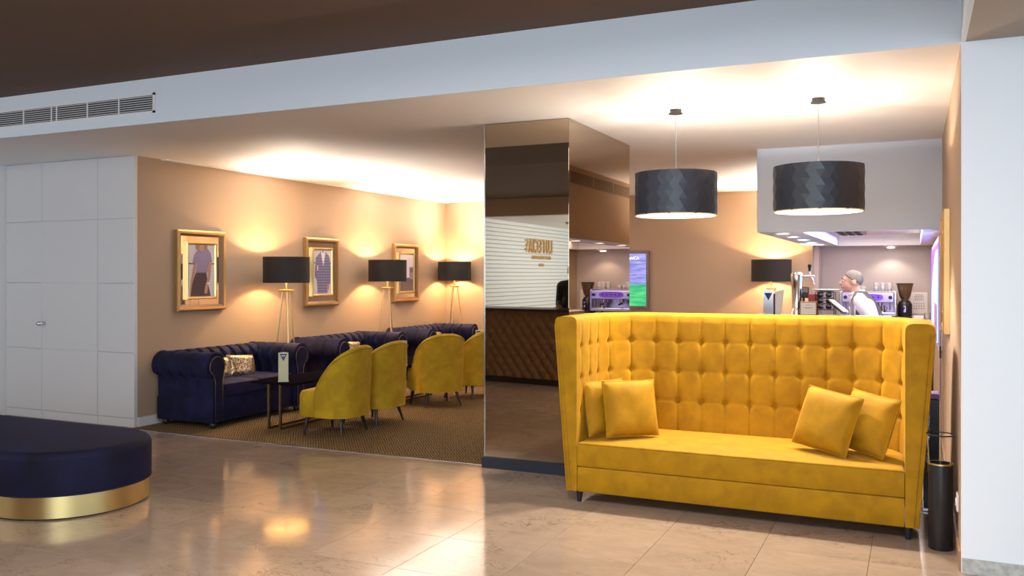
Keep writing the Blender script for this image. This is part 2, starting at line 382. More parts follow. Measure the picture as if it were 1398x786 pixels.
# ------------------------------------------------------------------ mesh helpers
class MB:
    def __init__(s): s.v = []; s.f = []; s.m = []; s.mats = []
    def mi(s, m):
        if m not in s.mats: s.mats.append(m)
        return s.mats.index(m)
    def add(s, vs, fs, m):
        o = len(s.v); k = s.mi(m)
        s.v += [tuple(p) for p in vs]
        s.f += [tuple(i + o for i in f) for f in fs]
        s.m += [k] * len(fs)
        return s
    def box(s, a, b, m):
        x0, y0, z0 = a; x1, y1, z1 = b
        vs = [(x0, y0, z0), (x1, y0, z0), (x1, y1, z0), (x0, y1, z0), (x0, y0, z1), (x1, y0, z1), (x1, y1, z1), (x0, y1, z1)]
        return s.add(vs, [(0, 3, 2, 1), (4, 5, 6, 7), (0, 1, 5, 4), (1, 2, 6, 5), (2, 3, 7, 6), (3, 0, 4, 7)], m)
    def rbox(s, a, b, r, m, seg=3):
        bm = bmesh.new()
        bmesh.ops.create_cube(bm, size=1)
        for v in bm.verts:
            v.co = Vector([(a[i] + b[i]) / 2 + v.co[i] * (b[i] - a[i]) for i in range(3)])
        bmesh.ops.bevel(bm, geom=bm.edges[:], offset=r, segments=seg, profile=0.5, affect='EDGES')
        bm.verts.index_update()
        s.add([v.co for v in bm.verts], [[v.index for v in f.verts] for f in bm.faces], m)
        bm.free(); return s
    def loft(s, rings, m, closed=True, cap=True):
        n = len(rings[0]); vs = [p for r in rings for p in r]; fs = []
        for i in range(len(rings) - 1):
            for j in range(n if closed else n - 1):
                k = (j + 1) % n
                fs.append((i * n + j, i * n + k, (i + 1) * n + k, (i + 1) * n + j))
        if cap and closed:
            fs.append(tuple(range(n - 1, -1, -1))); fs.append(tuple((len(rings) - 1) * n + j for j in range(n)))
        return s.add(vs, fs, m)
    def cyl(s, p0, p1, r0, r1, m, n=16, cap=True):
        p0 = Vector(p0); p1 = Vector(p1); d = (p1 - p0).normalized()
        a = d.orthogonal().normalized(); b = d.cross(a)
        R = [[p + a * (r * cos(2 * pi * k / n)) + b * (r * sin(2 * pi * k / n)) for k in range(n)] for p, r in ((p0, r0), (p1, r1))]
        return s.loft(R, m, True, cap)
    def lathe(s, prof, m, c=(0, 0, 0), n=32, cap=True):
        R = [[(c[0] + r * cos(2 * pi * k / n), c[1] + r * sin(2 * pi * k / n), c[2] + z) for k in range(n)] for r, z in prof]
        return s.loft(R, m, True, cap)
    def tube(s, pts, r, m, n=8, closed=False):
        pts = [Vector(p) for p in pts]; R = []; up = None
        L = len(pts)
        for i, p in enumerate(pts):
            if closed: d = pts[(i + 1) % L] - pts[i - 1]
            else: d = pts[min(i + 1, L - 1)] - pts[max(i - 1, 0)]
            d.normalize()
            if up is None: up = d.orthogonal().normalized()
            a = (up - d * up.dot(d))
            a = a.normalized() if a.length > 1e-6 else d.orthogonal().normalized()
            up = a; b = d.cross(a)
            rr = r[i] if isinstance(r, (list, tuple)) else r
            R.append([p + a * (rr * cos(2 * pi * k / n)) + b * (rr * sin(2 * pi * k / n)) for k in range(n)])
        if closed: R.append(R[0])
        return s.loft(R, m, True, not closed)
    def sphere(s, c, r, m, n=12, sc=(1, 1, 1)):
        R = []
        for i in range(1, n):
            t = pi * i / n
            R.append([(c[0] + sc[0] * r * sin(t) * cos(2 * pi * k / (2 * n)), c[1] + sc[1] * r * sin(t) * sin(2 * pi * k / (2 * n)), c[2] - sc[2] * r * cos(t)) for k in range(2 * n)])
        return s.loft(R, m, True, True)
    def prism(s, poly, axis, lo, hi, m):
        """poly of 2-D points extruded along an axis (0,1,2); the 2-D axes are the two others in order"""
        def P(p, t):
            q = list(p); q.insert(axis, t); return q
        return s.loft([[P(p, lo) for p in poly], [P(p, hi) for p in poly]], m)
    def grid(s, pts, m):
        n = len(pts[0]); fs = []
        for i in range(len(pts) - 1):
            for j in range(n - 1):
                fs.append((i * n + j, i * n + j + 1, (i + 1) * n + j + 1, (i + 1) * n + j))
        return s.add([p for r in pts for p in r], fs, m)
    def build(s, name, parent=None, smooth=False, loc=None, fix=True):
        me = bpy.data.meshes.new(name)
        me.from_pydata(s.v, [], s.f)
        for m in s.mats: me.materials.append(m)
        for p, k in zip(me.polygons, s.m): p.material_index = k
        if fix:
            bm = bmesh.new(); bm.from_mesh(me)
            bmesh.ops.recalc_face_normals(bm, faces=bm.faces[:])
            bm.to_mesh(me); bm.free()
        if smooth:
            for p in me.polygons: p.use_smooth = True
            if smooth != 'all':
                me.set_sharp_from_angle(angle=radians(smooth if not isinstance(smooth, bool) else 40))
        o = bpy.data.objects.new(name, me); COL.objects.link(o)
        if parent: o.parent = parent
        if loc: o.location = loc
        return o

def tag(o, label, cat, group=None, kind=None):
    o['label'] = label; o['category'] = cat
    if group: o['group'] = group
    if kind: o['kind'] = kind
    return o
def thing(name, label, cat, loc=(0, 0, 0), rz=0.0, group=None):
    o = bpy.data.objects.new(name, None); COL.objects.link(o)
    o.empty_display_size = 0.1
    o.location = loc; o.rotation_euler = (0, 0, rz)
    return tag(o, label, cat, group)
def struct(name, mb, parent=None, smooth=False):
    o = mb.build(name, parent, smooth)
    if not parent: o['kind'] = 'structure'
    return o
def copy_tree(src, loc, rz, label):
    r = src.copy(); COL.objects.link(r); r.location = loc; r.rotation_euler = (0, 0, rz); r['label'] = label
    for ch in list(src.children):
        c = ch.copy(); COL.objects.link(c); c.parent = r
        for g in list(ch.children):
            d = g.copy(); COL.objects.link(d); d.parent = c
    return r
def dup(o, parent=None, loc=None, rot=None):
    c = o.copy(); COL.objects.link(c)
    if parent: c.parent = parent
    if loc is not None: c.location = loc
    if rot is not None: c.rotation_euler = rot
    return c

# =================================================================== STRUCTURE
ZC = 2.672      # alcove ceiling
ZH = 3.02       # lobby ceiling
YB = 4.95       # beam front
XW = -6.95      # beige wall
YW = 12.45      # back wall
XR = 0.21       # right wall
YBAR = 13.05

# ---- floor: a bed of grout, stone slabs as parts, plain stone beyond what is seen
floor = struct('floor', MB().box((-12, -10, -0.12), (8, 6.13, -0.006), M['grout']).box((-2.7, 6.13, -0.12), (1.0, 13.3, -0.006), M['grout']).box((-12, 6.13, -0.12), (XW - 0.001, 6.3, -0.006), M['grout']))
TX0, TP = -0.22, 0.55
TY0, TQ = 4.92, 0.56
tile_src = None
def tile(x0, y0, x1, y1):
    global tile_src
    std = abs(x1 - x0 - TP) < 1e-4 and abs(y1 - y0 - TQ) < 1e-4
    if std and tile_src:
        o = dup(tile_src, floor, ((x0 + x1) / 2, (y0 + y1) / 2, 0)); return
    hx, hy = (x1 - x0) / 2 - 0.0009, (y1 - y0) / 2 - 0.0009
    e = 0.0010
    b = MB()
    rings = [[(sx * (hx - d), sy * (hy - d), z) for sx, sy in ((-1, -1), (1, -1), (1, 1), (-1, 1))] for d, z in ((0, -0.006), (0, -e), (e, 0))]
    b.loft(rings, M['tile'])
    o = b.build('tile', floor, loc=((x0 + x1) / 2, (y0 + y1) / 2, 0))
    if std: tile_src = o
ix0 = math.floor((-8.85 - TX0) / TP)
for iy in range(-8, 4):
    y0 = TY0 + iy * TQ; y1 = y0 + TQ
    for ix in range(ix0, 3):
        x0 = TX0 + ix * TP; x1 = x0 + TP
        if y1 < 2.4 and x1 < -6.2: continue
        if y1 < 2.4 and x0 > -1.8: continue
        lim = 6.13 if x0 < -3.0 else 6.6
        if x0 < -3.0 and y0 >= 6.13: continue
        if x1 < -8.86: continue
        yy = min(y1, lim) if x0 < -3.0 else y1
        if yy - y0 > 0.05: tile(x0, y0, x1, yy)
rest = MB()
rest.box((-12, -10, -0.006), (8, TY0 - 8 * TQ - 0.002, 0), M['tile'])
rest.box((-2.7, TY0 + 4 * TQ, -0.006), (0.6, 13.2, 0), M['tile'])
rest.box((-8.9, 6.1318, -0.006), (XW - 0.002, 6.22, 0), M['tile'])
rest.box((1.43, 0.44, -0.006), (8, 6.1, 0), M['tile'])
rest.build('outer_paving', floor)

carpet = MB().box((XW, 6.13, -0.12), (-2.72, YW, 0.004), M['carpet']).build('carpet')
tag(carpet, 'brown and gold woven patterned carpet filling the lounge alcove', 'carpet')
carpet['kind'] = 'structure'
struct('trim_1', MB().box((XW, 6.115, -0.01), (-3.06, 6.132, 0.005), M['steel']))

# ---- walls
wl = struct('wall_left', MB().box((XW - 0.1, 6.2405, 0), (XW, YW + 0.1, ZC + 0.1), M['beige']))
struct('baseboard_left', MB().box((XW, 6.242, 0.004), (XW + 0.014, YW, 0.095), M['white']))
struct('wall_back', MB().box((XW, YW, 0), (-1.27, YW + 0.1, ZC + 0.1), M['beige']))
struct('baseboard_back', MB().box((XW, YW - 0.014, 0.004), (-1.3, YW, 0.095), M['white']))
struct('trim_2', MB().box((-1.30, YW - 0.012, 0), (-1.262, YW + 0.62, 1.9), M['beige']))
struct('wall_bar', MB().box((-1.27, YBAR, 0), (XR + 0.1, YBAR + 0.1, ZC), M['barwall']).box((-1.27, YW + 0.1, 0), (-1.2, YBAR, ZC), M['barwall']))
wr = struct('wall_right', MB().box((XR, YB + 0.012, 0), (XR + 0.25, YBAR + 0.1, ZC + 0.1), M['beige']))
struct('baseboard_right', MB().box((XR - 0.012, YB + 0.01, 0), (XR, 8.3, 0.10), M['wood_base']))
struct('wall_front', MB().box((XR, YB - 0.012, 0), (5.0, YB + 0.012, ZC), M['endwall']))
struct('baseboard_front', MB().box((XR + 0.004, YB - 0.026, 0), (5.0, YB - 0.012, 0.075), M['stone_base']))
struct('wall_far_left', MB().box((-8.95, -3.6, 0), (-8.85, 6.3, ZH), M['white']))
# white panel wall with flush door
wp = struct('wall_panel', MB().box((-8.85, 6.215, 0), (XW - 0.0005, 6.24, ZC), M['panel']))
pxs = [-8.848, -8.281, -7.459, XW]
pzs = [0.088, 0.730, 1.415, 2.055, ZC - 0.002]
G = 0.0028
for i in range(3):
    for j in range(4):
        if i == 1 and j < 3: continue
        MB().rbox((pxs[i] + G, 6.20, pzs[j] + G), (pxs[i + 1] - (G if i < 2 else 0), 6.2155, pzs[j + 1] - G), 0.002, M['panel'], 1).build('panel', wp)
    MB().rbox((pxs[i] + G, 6.201, 0.001), (pxs[i + 1] - (G if i < 2 else 0), 6.2155, 0.088 - G), 0.002, M['panel'], 1).build('skirting_panel', wp)
d1 = struct('door_1', MB().box((pxs[1] + G, 6.204, 0.089), (pxs[2] - G, 6.2145, 2.052), M['panel']))
for j in range(3):
    MB().rbox((pxs[1] + G, 6.199, pzs[j] + (G if j else 0.004)), (pxs[2] - G, 6.204, pzs[j + 1] - G - (0.004 if j == 2 else 0)), 0.0015, M['panel'], 1).build('panel', d1)
k = MB().cyl((-8.235, 6.199, 0.995), (-8.235, 6.193, 0.995), 0.026, 0.026, M['chrome'], 24).cyl((-8.235, 6.193, 0.995), (-8.235, 6.165, 0.995), 0.009, 0.009, M['chrome'], 12)
k.sphere((-8.262, 6.150, 0.995), 0.024, M['chrome'], 10, (1.25, 0.8, 1)).cyl((-8.235, 6.165, 0.995), (-8.262, 6.155, 0.995), 0.009, 0.010, M['chrome'], 12)
o = k.build('door_knob', d1, True)

# ---- ceilings
struct('ceiling', MB().box((XW, YB + 0.012, ZC), (XR, YBAR, ZC + 0.1), M['ceil']))
struct('ceiling_entry', MB().box((-8.85, YB + 0.012, ZC), (XW, 6.3, ZC + 0.1), M['ceil']))
beam = struct('trim_3', MB().box((-8.85, YB, ZC), (XR, YB + 0.012, ZH + 0.05), M['beam']).box((-8.85, YB + 0.012, ZC + 0.1), (XR, YB + 0.3, ZH + 0.05), M['beam']))
beam['label'] = 'deep white beam across the lounge opening'
struct('ceiling_lobby', MB().box((-12, 1.2, ZH), (XR, YB, ZH + 0.1), M['browncol']).box((-12, -3.6, ZH), (6, 1.2, ZH + 0.1), M['browncol2']))
struct('trim_4', MB().box((-12, -3.75, ZC), (6, -3.601, ZH + 0.1), M['browncol3']))
struct('ceiling_reception', MB().box((-12, -10, ZC), (6, -3.75, ZC + 0.1), M['ceil']))
struct('ceiling_right', MB().box((XR + 0.02, 1.2, ZC), (6, YB, ZH + 0.1), M['taupe']).box((XR, 1.2, ZC), (XR + 0.02, YB - 0.001, ZH), M['beam']))
# ---- slim slot diffuser along the left wall
cn = thing('slot_diffuser', 'slim white linear air slot in the ceiling along the lounge wall', 'air slot', (XW, 0, ZC))
MB().box((0.004, 6.53, -0.012), (0.075, YW - 0.02, -0.0005), M['ceil']).build('frame', cn)
MB().box((0.030, 6.56, -0.0135), (0.044, YW - 0.05, -0.012), M['bezel']).build('slot', cn)

# ---- air grille on the beam
av = thing('air_grille', 'long white louvred air grille set in the beam face', 'air grille', (0, YB, 0))
zz0, zz1 = 2.752, 2.905
b = MB().box((-8.2, -0.008, zz0), (-5.324, 0.0, zz0 + 0.016), M['white']).box((-8.2, -0.008, zz1 - 0.016), (-5.324, 0, zz1), M['white'])
b.box((-5.345, -0.008, zz0), (-5.324, 0, zz1), M['white']).box((-8.2, -0.008, zz0), (-8.18, 0, zz1), M['white'])
b.build('frame', av)
MB().box((-8.18, -0.003, zz0 + 0.016), (-5.345, -0.0005, zz1 - 0.016), M['dark']).build('backing', av)
xs = [-8.18, -7.55, -7.19, -6.83, -6.487, -6.425, -6.064, -5.71, -5.345]
for x in xs[1:-1]: MB().box((x - 0.006, -0.0075, zz0 + 0.012), (x + 0.006, -0.001, zz1 - 0.012), M['white']).build('divider', av)
for i in range(len(xs) - 1):
    for q in range(7):
        z = zz0 + 0.022 + q * 0.0172
        b = MB().add([(xs[i] + 0.005, -0.001, z + 0.006), (xs[i + 1] - 0.005, -0.001, z + 0.006), (xs[i + 1] - 0.005, -0.0072, z), (xs[i] + 0.005, -0.0072, z),
                      (xs[i] + 0.005, -0.001, z + 0.0105), (xs[i + 1] - 0.005, -0.001, z + 0.0105), (xs[i + 1] - 0.005, -0.0072, z + 0.0045), (xs[i] + 0.005, -0.0072, z + 0.0045)],
                     [(0, 1, 2, 3), (4, 7, 6, 5), (3, 2, 6, 7), (0, 4, 5, 1), (0, 3, 7, 4), (1, 5, 6, 2)], M['panel'])
        b.build('slat', av)

# ---- bar bulkhead and its recess
struct('trim_5', MB().box((-1.34, 8.35, 1.895), (-0.95, YW, ZC - 0.001), M['bargrey']).box((-1.2, YW, 1.895), (-0.95, YBAR, ZC - 0.001), M['bargrey'])
       .box((-0.95, 8.35, 1.895), (XR, 8.5, ZC - 0.001), M['bargrey'])
       .box((-1.343, 8.352, 1.896), (-1.34, YW, ZC - 0.001), M['beige']).box((-0.95, 12.70, 1.895), (XR, YBAR, ZC - 0.001), M['ceil']).box((0.06, 8.5, 1.895), (XR, 12.70, ZC - 0.001), M['ceil']))
struct('ceiling_bar', MB().box((-0.95, 8.5, 2.04), (0.06, 12.70, ZC - 0.001), M['ceil']))
bv = thing('side_air_grille', 'dark air grille high on the side of the bar bulkhead', 'air grille', (-1.343, 0, 0))
MB().box((-0.006, 8.7, 2.475), (0, 11.6, 2.62), M['beige']).build('frame', bv)
MB().box((-0.008, 8.72, 2.488), (-0.006, 11.58, 2.607), M['dark']).build('backing', bv)
for q in range(6):
    MB().box((-0.013, 8.72, 2.494 + q * 0.019), (-0.008, 11.58, 2.502 + q * 0.019), M['beige']).build('slat', bv)
for q in range(3):
    MB().box((-0.014, 9.42 + q * 0.72, 2.488), (-0.008, 9.435 + q * 0.72, 2.607), M['beige']).build('divider', bv)
names = ['nearest to the lounge', 'second from the near end', 'in the middle of the row', 'second from the wall', 'nearest the bar wall']
dsrc = None
for q, y in enumerate((8.62, 9.40, 10.25, 11.15, 11.95)):
    lab = 'round recessed downlight under the bar bulkhead, ' + names[q]
    if not dsrc:
        dsrc = thing('downlight', lab, 'downlight', (-1.145, y, 1.895), 0, 'downlights under the bar bulkhead')
        MB().lathe([(0.075, -0.001), (0.075, -0.006), (0.058, -0.008), (0.058, -0.001)], M['white'], cap=False).build('ring', dsrc, True)
        MB().lathe([(0.058, -0.002), (0.058, -0.005)], M['spot']).build('lens', dsrc)
        dd = dsrc
    else: dd = copy_tree(dsrc, (-1.145, y, 1.895), 0, lab)
    light('downlight_beam', 'SPOT', (-1.145, y, 1.88), 2.2, (1, 0.86, 0.72), size=0.04, spot=radians(80))
ac = thing('ceiling_cassette', 'dark louvred ceiling unit in the bar ceiling recess', 'air conditioner', (-0.72, 10.9, 2.04))
MB().rbox((-0.16, -1.0, -0.035), (0.16, 1.0, 0), 0.008, M['bezel'], 2).build('body', ac)
for q in (-0.09, 0.0, 0.09): MB().box((q - 0.03, -0.95, -0.042), (q + 0.03, 0.95, -0.035), M['dark']).build('slot', ac)
sd = thing('ceiling_spot', 'small round surface lamp under the back lip of the bar ceiling', 'ceiling lamp', (-0.30, 12.85, 1.895))
MB().lathe([(0.115, 0), (0.115, -0.012), (0.07, -0.022), (0.0001, -0.024)], M['cup']).build('housing', sd, True)
MB().lathe([(0.05, -0.0225), (0.045, -0.034), (0.001, -0.037)], M['spot']).build('lens', sd, True)
light('bar_wall_wash', 'SPOT', (-0.30, 12.80, 1.83), 3.2, (1, 0.85, 0.7), (radians(8), 0, 0), 0.03, spot=radians(120))

# =================================================================== MIRROR COLUMN
cx0, cx1, cy0, cy1 = -3.05, -2.345, 6.08, 7.60
mc = thing('mirror_column', 'tall bronze mirror clad column behind the yellow sofa', 'column', ((cx0 + cx1) / 2, (cy0 + cy1) / 2, 0))
hx, hy = (cx1 - cx0) / 2, (cy1 - cy0) / 2
MB().box((-hx + 0.008, -hy + 0.008, 0.085), (hx - 0.008, hy - 0.008, ZC), M['dark']).build('core', mc)
MB().box((-hx + 0.004, -hy, 0.085), (hx - 0.003, -hy + 0.007, ZC - 0.003), M['mirror']).build('mirror_front', mc)
MB().box((hx - 0.007, -hy + 0.003, 0.085), (hx, hy - 0.002, ZC - 0.003), M['mirror']).build('mirror_side', mc)
MB().box((-hx, -hy + 0.008, 0.085), (-hx + 0.007, hy, ZC - 0.003), M['mirror']).build('mirror_side', mc)
MB().box((-hx - 0.004, -hy - 0.003, 0.085), (-hx + 0.004, -hy + 0.006, ZC - 0.003), M['mirror_edge']).build('corner_strip', mc)
MB().box((-hx - 0.016, -hy - 0.016, 0), (hx + 0.012, hy, 0.085), M['plinth']).build('plinth', mc)

# =================================================================== YELLOW SOFA
ys = thing('high_back_sofa', 'high winged mustard yellow velvet sofa with deep buttoned back', 'sofa', (-1.037, 5.385, 0))
HB = 0.985          # inner half width at the wings
DB = 0.735          # inner depth of the back
RC = 0.30
def sofa_path(n_str=16, n_arc=22, n_back=150):
    """plan path of the inner face, left front -> back -> right front, with outward normals and arclength measured from the back centre"""
    P = []
    L1 = DB - RC
    for i in range(n_str): t = i / n_str; P.append((-HB, 0.0 + L1 * t, -1, 0))
    for i in range(n_arc):
        a = pi - (pi / 2) * i / n_arc
        P.append((-HB + RC + RC * cos(a), L1 + RC * sin(a), cos(a), sin(a)))
    for i in range(n_back + 1):
        t = i / n_back; P.append((-HB + RC + (2 * HB - 2 * RC) * t, DB, 0, 1))
    for i in range(1, n_arc + 1):
        a = pi / 2 - (pi / 2) * i / n_arc
        P.append((HB - RC + RC * cos(a), L1 + RC * sin(a), cos(a), sin(a)))
    for i in range(1, n_str + 1): t = i / n_str; P.append((HB, L1 * (1 - t), 1, 0))
    return P
path = sofa_path(44, 48, 170)
acc = [0.0]
for i in range(1, len(path)): acc.append(acc[-1] + hypot(path[i][0] - path[i - 1][0], path[i][1] - path[i - 1][1]))
mid = acc[-1] / 2
PIT = 0.1665
ROWS = (0.605, 0.815, 1.025)
ZT = 1.225
def tuft(sx, z):
    ds = abs((sx / PIT + 0.5) % 1.0 - 0.5) * PIT     # distance to nearest column of buttons
    dz = min(abs(z - r) for r in ROWS)
    zi = z
    # cells vertically
    if z < ROWS[0]: cz = 0.5
    pil = 0.0040 * (1 - (1 - 2 * ds / PIT) ** 4)
    rowfade = 1.0
    d = pil - 0.0055 * exp(-(ds / 0.006) ** 2)
    if 0.5 < z < 1.14: d -= 0.0012 * exp(-(dz / 0.008) ** 2)
    d -= 0.019 * exp(-((ds * ds + dz * dz) / (0.017 ** 2)))
    # folds fanning from the buttons
    d -= 0.006 * exp(-(ds / 0.030) ** 2) * exp(-(dz / 0.05) ** 2)
    return d
zs = [0.36 + (ZT - 0.06 - 0.36) * i / 84 for i in range(85)]
ends = 0.10
rings = []
for i, (px, py, nx, ny) in enumerate(path):
    sx = acc[i] - mid
    e = min(acc[i], acc[-1] - acc[i])
    fade = min(1.0, max(0.0, (e - 0.02) / 0.05))
    ring = []
    wing = max(0.0, 1 - py / 0.5)         # 1 at wing fronts
    for z in zs:
        lean = (z - 0.40) * (0.045 if abs(nx) < 0.5 else 0.045 * abs(ny) + 0.0)
        off = lean - tuft(sx, z) * fade
        ring.append((px + nx * off, py + ny * off, z))
    th = 0.080 + 0.055
    o_top = 0.045 * abs(ny) * 0.83
    tt = 0.125 + 0.030 * abs(nx)
    r = 0.045
    # rounded top roll
    zt = ZT
    for a in range(1, 9):
        q = pi - pi * a / 9
        ox = (o_top + tt / 2) + (abs(cos(q)) ** 0.45) * (1 if cos(q) > 0 else -1) * tt / 2
        zz = zt - 0.06 + 0.06 * sin(q) ** 0.6
        ring.append((px + nx * ox, py + ny * ox, zz))
    for j in range(13):
        z = (zt - 0.06) * (1 - j / 12) + 0.078 * (j / 12)
        t = (z - 0.078) / (zt - 0.138)
        ox = 0.070 + (o_top + tt - 0.070) * t
        ring.append((px + nx * ox, py + ny * ox, z))
    ring.append((px, py, 0.078))
    rings.append(ring)
MB().loft(rings, M['yellow']).build('tufted_back', ys, 55)
# piping along the wing front edges and the outer edge
def sofa_pt(i, off, z):
    px, py, nx, ny = path[i]; return (px + nx * off, py + ny * off, z)
for side in (0, -1):
    pts = []
    for j in range(25):
        z = 0.08 + (ZT - 0.05 - 0.08) * j / 24; t = (z - 0.078) / (ZT - 0.138)
        ox = 0.070 + (0.155 - 0.070) * min(1, t) - 0.004
        p = sofa_pt(side, ox, z); pts.append((p[0], p[1] - 0.004, p[2]))
    MB().tube(pts, 0.006, M['yellow'], 8).build('piping', ys, True)
    pts2 = [(p[0] - (0.024 if side == -1 else -0.024), p[1] + 0.001, p[2]) for p in pts]
    MB().tube(pts2, 0.0045, M['yellow'], 8).build('piping', ys, True)
bsrc = None
ncol = int(mid / PIT)
for c in range(-ncol, ncol + 1):
    s_ = c * PIT + mid
    i = min(range(len(acc)), key=lambda k: abs(acc[k] - s_))
    if min(acc[i], acc[-1] - acc[i]) < 0.07: continue
    px, py, nx, ny = path[i]
    for z in ROWS:
        lean = (z - 0.40) * 0.045 * abs(ny)
        off = lean - tuft(0, z) - 0.004
        loc = (px + nx * off, py + ny * off, z)
        if bsrc is None:
            bsrc = MB().sphere((0, 0, 0), 0.0105, M['yellow'], 6, (1, 0.6, 1)).build('button', ys, True, loc)
            bo = bsrc
        else: bo = dup(bsrc, ys, loc)
        bo.rotation_euler = (0, 0, atan2(ny, nx) - pi / 2)
# seat: upholstered box that follows the inner face
def seat_outline(inset, front):
    pts = [(-HB + inset, front), (HB - inset, front)]
    for i in range(1, 11):
        a = -0 + (pi / 2) * i / 10
        pts.append((HB - inset - RC + RC * cos(a), DB - inset - RC + RC * sin(a)))
    for i in range(0, 11):
        a = pi / 2 + (pi / 2) * i / 10
        pts.append((-HB + inset + RC + RC * cos(a), DB - inset - RC + RC * sin(a)))
    return pts
def seat_slab(name, z0, z1, front, r, crown=0.0):
    rr = []
    prof = [(0.006, z0), (0.0, z0 + 0.006), (0.0, z1 - r)]
    for a in range(1, 6): q = (pi / 2) * a / 5; prof.append((r * (1 - cos(q)), z1 - r + r * sin(q)))
    for ins, z in prof:
        pts = seat_outline(0.004 + ins, front + ins)
        rr.append([(x, y, z) for x, y in pts])
    # crowned top
    for kk in (0.75, 0.5, 0.25):
        base = rr[len(prof) - 1]
        rr.append([(x * (0.2 + 0.8 * kk) if False else x * kk, (y - DB / 2) * kk + DB / 2, z1 + crown * (1 - kk * kk)) for x, y, z in base])
    return MB().loft(rr, M['yellow']).build(name, ys, 50)
seat_slab('seat_base', 0.075, 0.240, 0.004, 0.010)
seat_slab('seat_cushion', 0.243, 0.400, -0.004, 0.020, 0.016)
MB().tube([(-HB + 0.01 + (2 * HB - 0.02) * j / 20, -0.001, 0.392) for j in range(21)], 0.006, M['yellow'], 8).build('seat_piping', ys, True)
for x, y in ((-0.985, 0.05), (1.0, 0.05), (-0.9, 0.72), (0.9, 0.72), (0.0, 0.40)):
    MB().cyl((x, y, 0), (x, y, 0.085), 0.015, 0.027, M['blackleg'], 16).build('leg', ys, True)

def pillow_mesh(wd, ht, th, m, n=22, pipe=None, dog=0.025):
    b = MB(); front = []; back = []
    for i in range(n + 1):
        rf = []; rb = []
        for j in range(n + 1):
            u = -1 + 2 * i / n; v = -1 + 2 * j / n
            pin = 1 - dog * (1 - (abs(v)) ** 3) * abs(u) ** 3
            piv = 1 - dog * (1 - (abs(u)) ** 3) * abs(v) ** 3
            x = u * wd / 2 * pin; z = v * ht / 2 * piv
            t = th / 2 * (max(0, (1 - u ** 4) * (1 - v ** 4))) ** 0.55
            t *= 1 + 0.05 * sin(5 * u + 3 * v) * (1 - u * u)
            rf.append((x, -t - 0.002, z)); rb.append((x, t + 0.002, z))
        front.append(rf); back.append(rb)
    b.grid(front, m); b.grid(back, m)
    o = b
    bound = [front[0][j] for j in range(n)] + [front[i][n] for i in range(n)] + [front[n][n - j] for j in range(n)] + [front[n - i][0] for i in range(n)]
    bound = [(p[0], 0, p[2]) for p in bound]
    return o, bound
def pillow(name, label, cat, loc, rot, wd, ht, th, m, pipe=True, group=None):
    b, bound = pillow_mesh(wd, ht, th, m)
    root = thing(name, label, cat, loc, 0, group)
    root.rotation_euler = rot
    b.build('cover', root, 'all')
    if pipe: MB().tube(bound, 0.0055, m, 6, closed=True).build('piping', root, 'all')
    return root
GP = 'yellow cushions on the high back sofa'
def sp(x, y, z): return (-1.037 + x, 5.385 + y, z)
pillow('cushion', 'yellow velvet cushion in front of the left-hand pair on the high sofa', 'cushion', sp(-0.700, 0.26, 0.605), (radians(-14), 0, radians(40)), 0.37, 0.37, 0.12, M['yellow'], group=GP)
pillow('cushion', 'yellow velvet cushion tucked behind, against the left wing of the high sofa', 'cushion', sp(-0.875, 0.27, 0.600), (radians(-10), 0, radians(62)), 0.36, 0.36, 0.11, M['yellow'], group=GP)
pillow('cushion', 'yellow velvet cushion in front of the right-hand pair on the high sofa', 'cushion', sp(0.545, 0.28, 0.605), (radians(-20), radians(7), radians(-28)), 0.37, 0.37, 0.14, M['yellow'], group=GP)
pillow('cushion', 'yellow velvet cushion tucked behind, against the right wing of the high sofa', 'cushion', sp(0.775, 0.33, 0.598), (radians(-18), radians(5), radians(-40)), 0.36, 0.36, 0.12, M['yellow'], group=GP)

# =================================================================== OTTOMAN
ot = thing('ottoman', 'long round-ended navy velvet ottoman with a brushed gold base band', 'ottoman', (-5.085, 4.02, 0))
def stadium(r, L, n=40):
    pts = []
    for i in range(n + 1): a = -pi / 2 + pi * i / n; pts.append((r * cos(a), r * sin(a)))
    for i in range(n + 1): a = pi / 2 + pi * i / n; pts.append((-L + r * cos(a), r * sin(a)))
    return pts
OR, OL = 0.485, 1.6
def st_ring(r, z): return [(x, y, z) for x, y in stadium(r, OL)]
MB().loft([st_ring(OR - 0.03, 0.0), st_ring(OR - 0.03, 0.012)], M['dark']).build('recessed_base', ot)
MB().loft([st_ring(OR - 0.006, 0.010), st_ring(OR - 0.006, 0.148)], M['band']).build('gold_band', ot, 30)
pr = [(0.0, 0.148), (0.010, 0.152), (0.012, 0.20), (0.012, 0.36)]
for a in range(1, 9): q = pi / 2 * a / 8; pr.append((0.012 - 0.055 * (1 - cos(q)), 0.36 + 0.055 * sin(q)))
rr = [st_ring(OR + d, z) for d, z in pr]
for kk in (0.7, 0.4, 0.1): rr.append([(x, y, 0.415 + 0.012 * (1 - kk)) for x, y in stadium((OR - 0.043) * kk, OL)])
MB().loft(rr, M['ottoman']).build('cushion', ot, 50)
MB().tube([(x, y, 0.150) for x, y in stadium(OR + 0.008, OL)], 0.006, M['ottoman'], 6, closed=True).build('piping', ot, 'all')

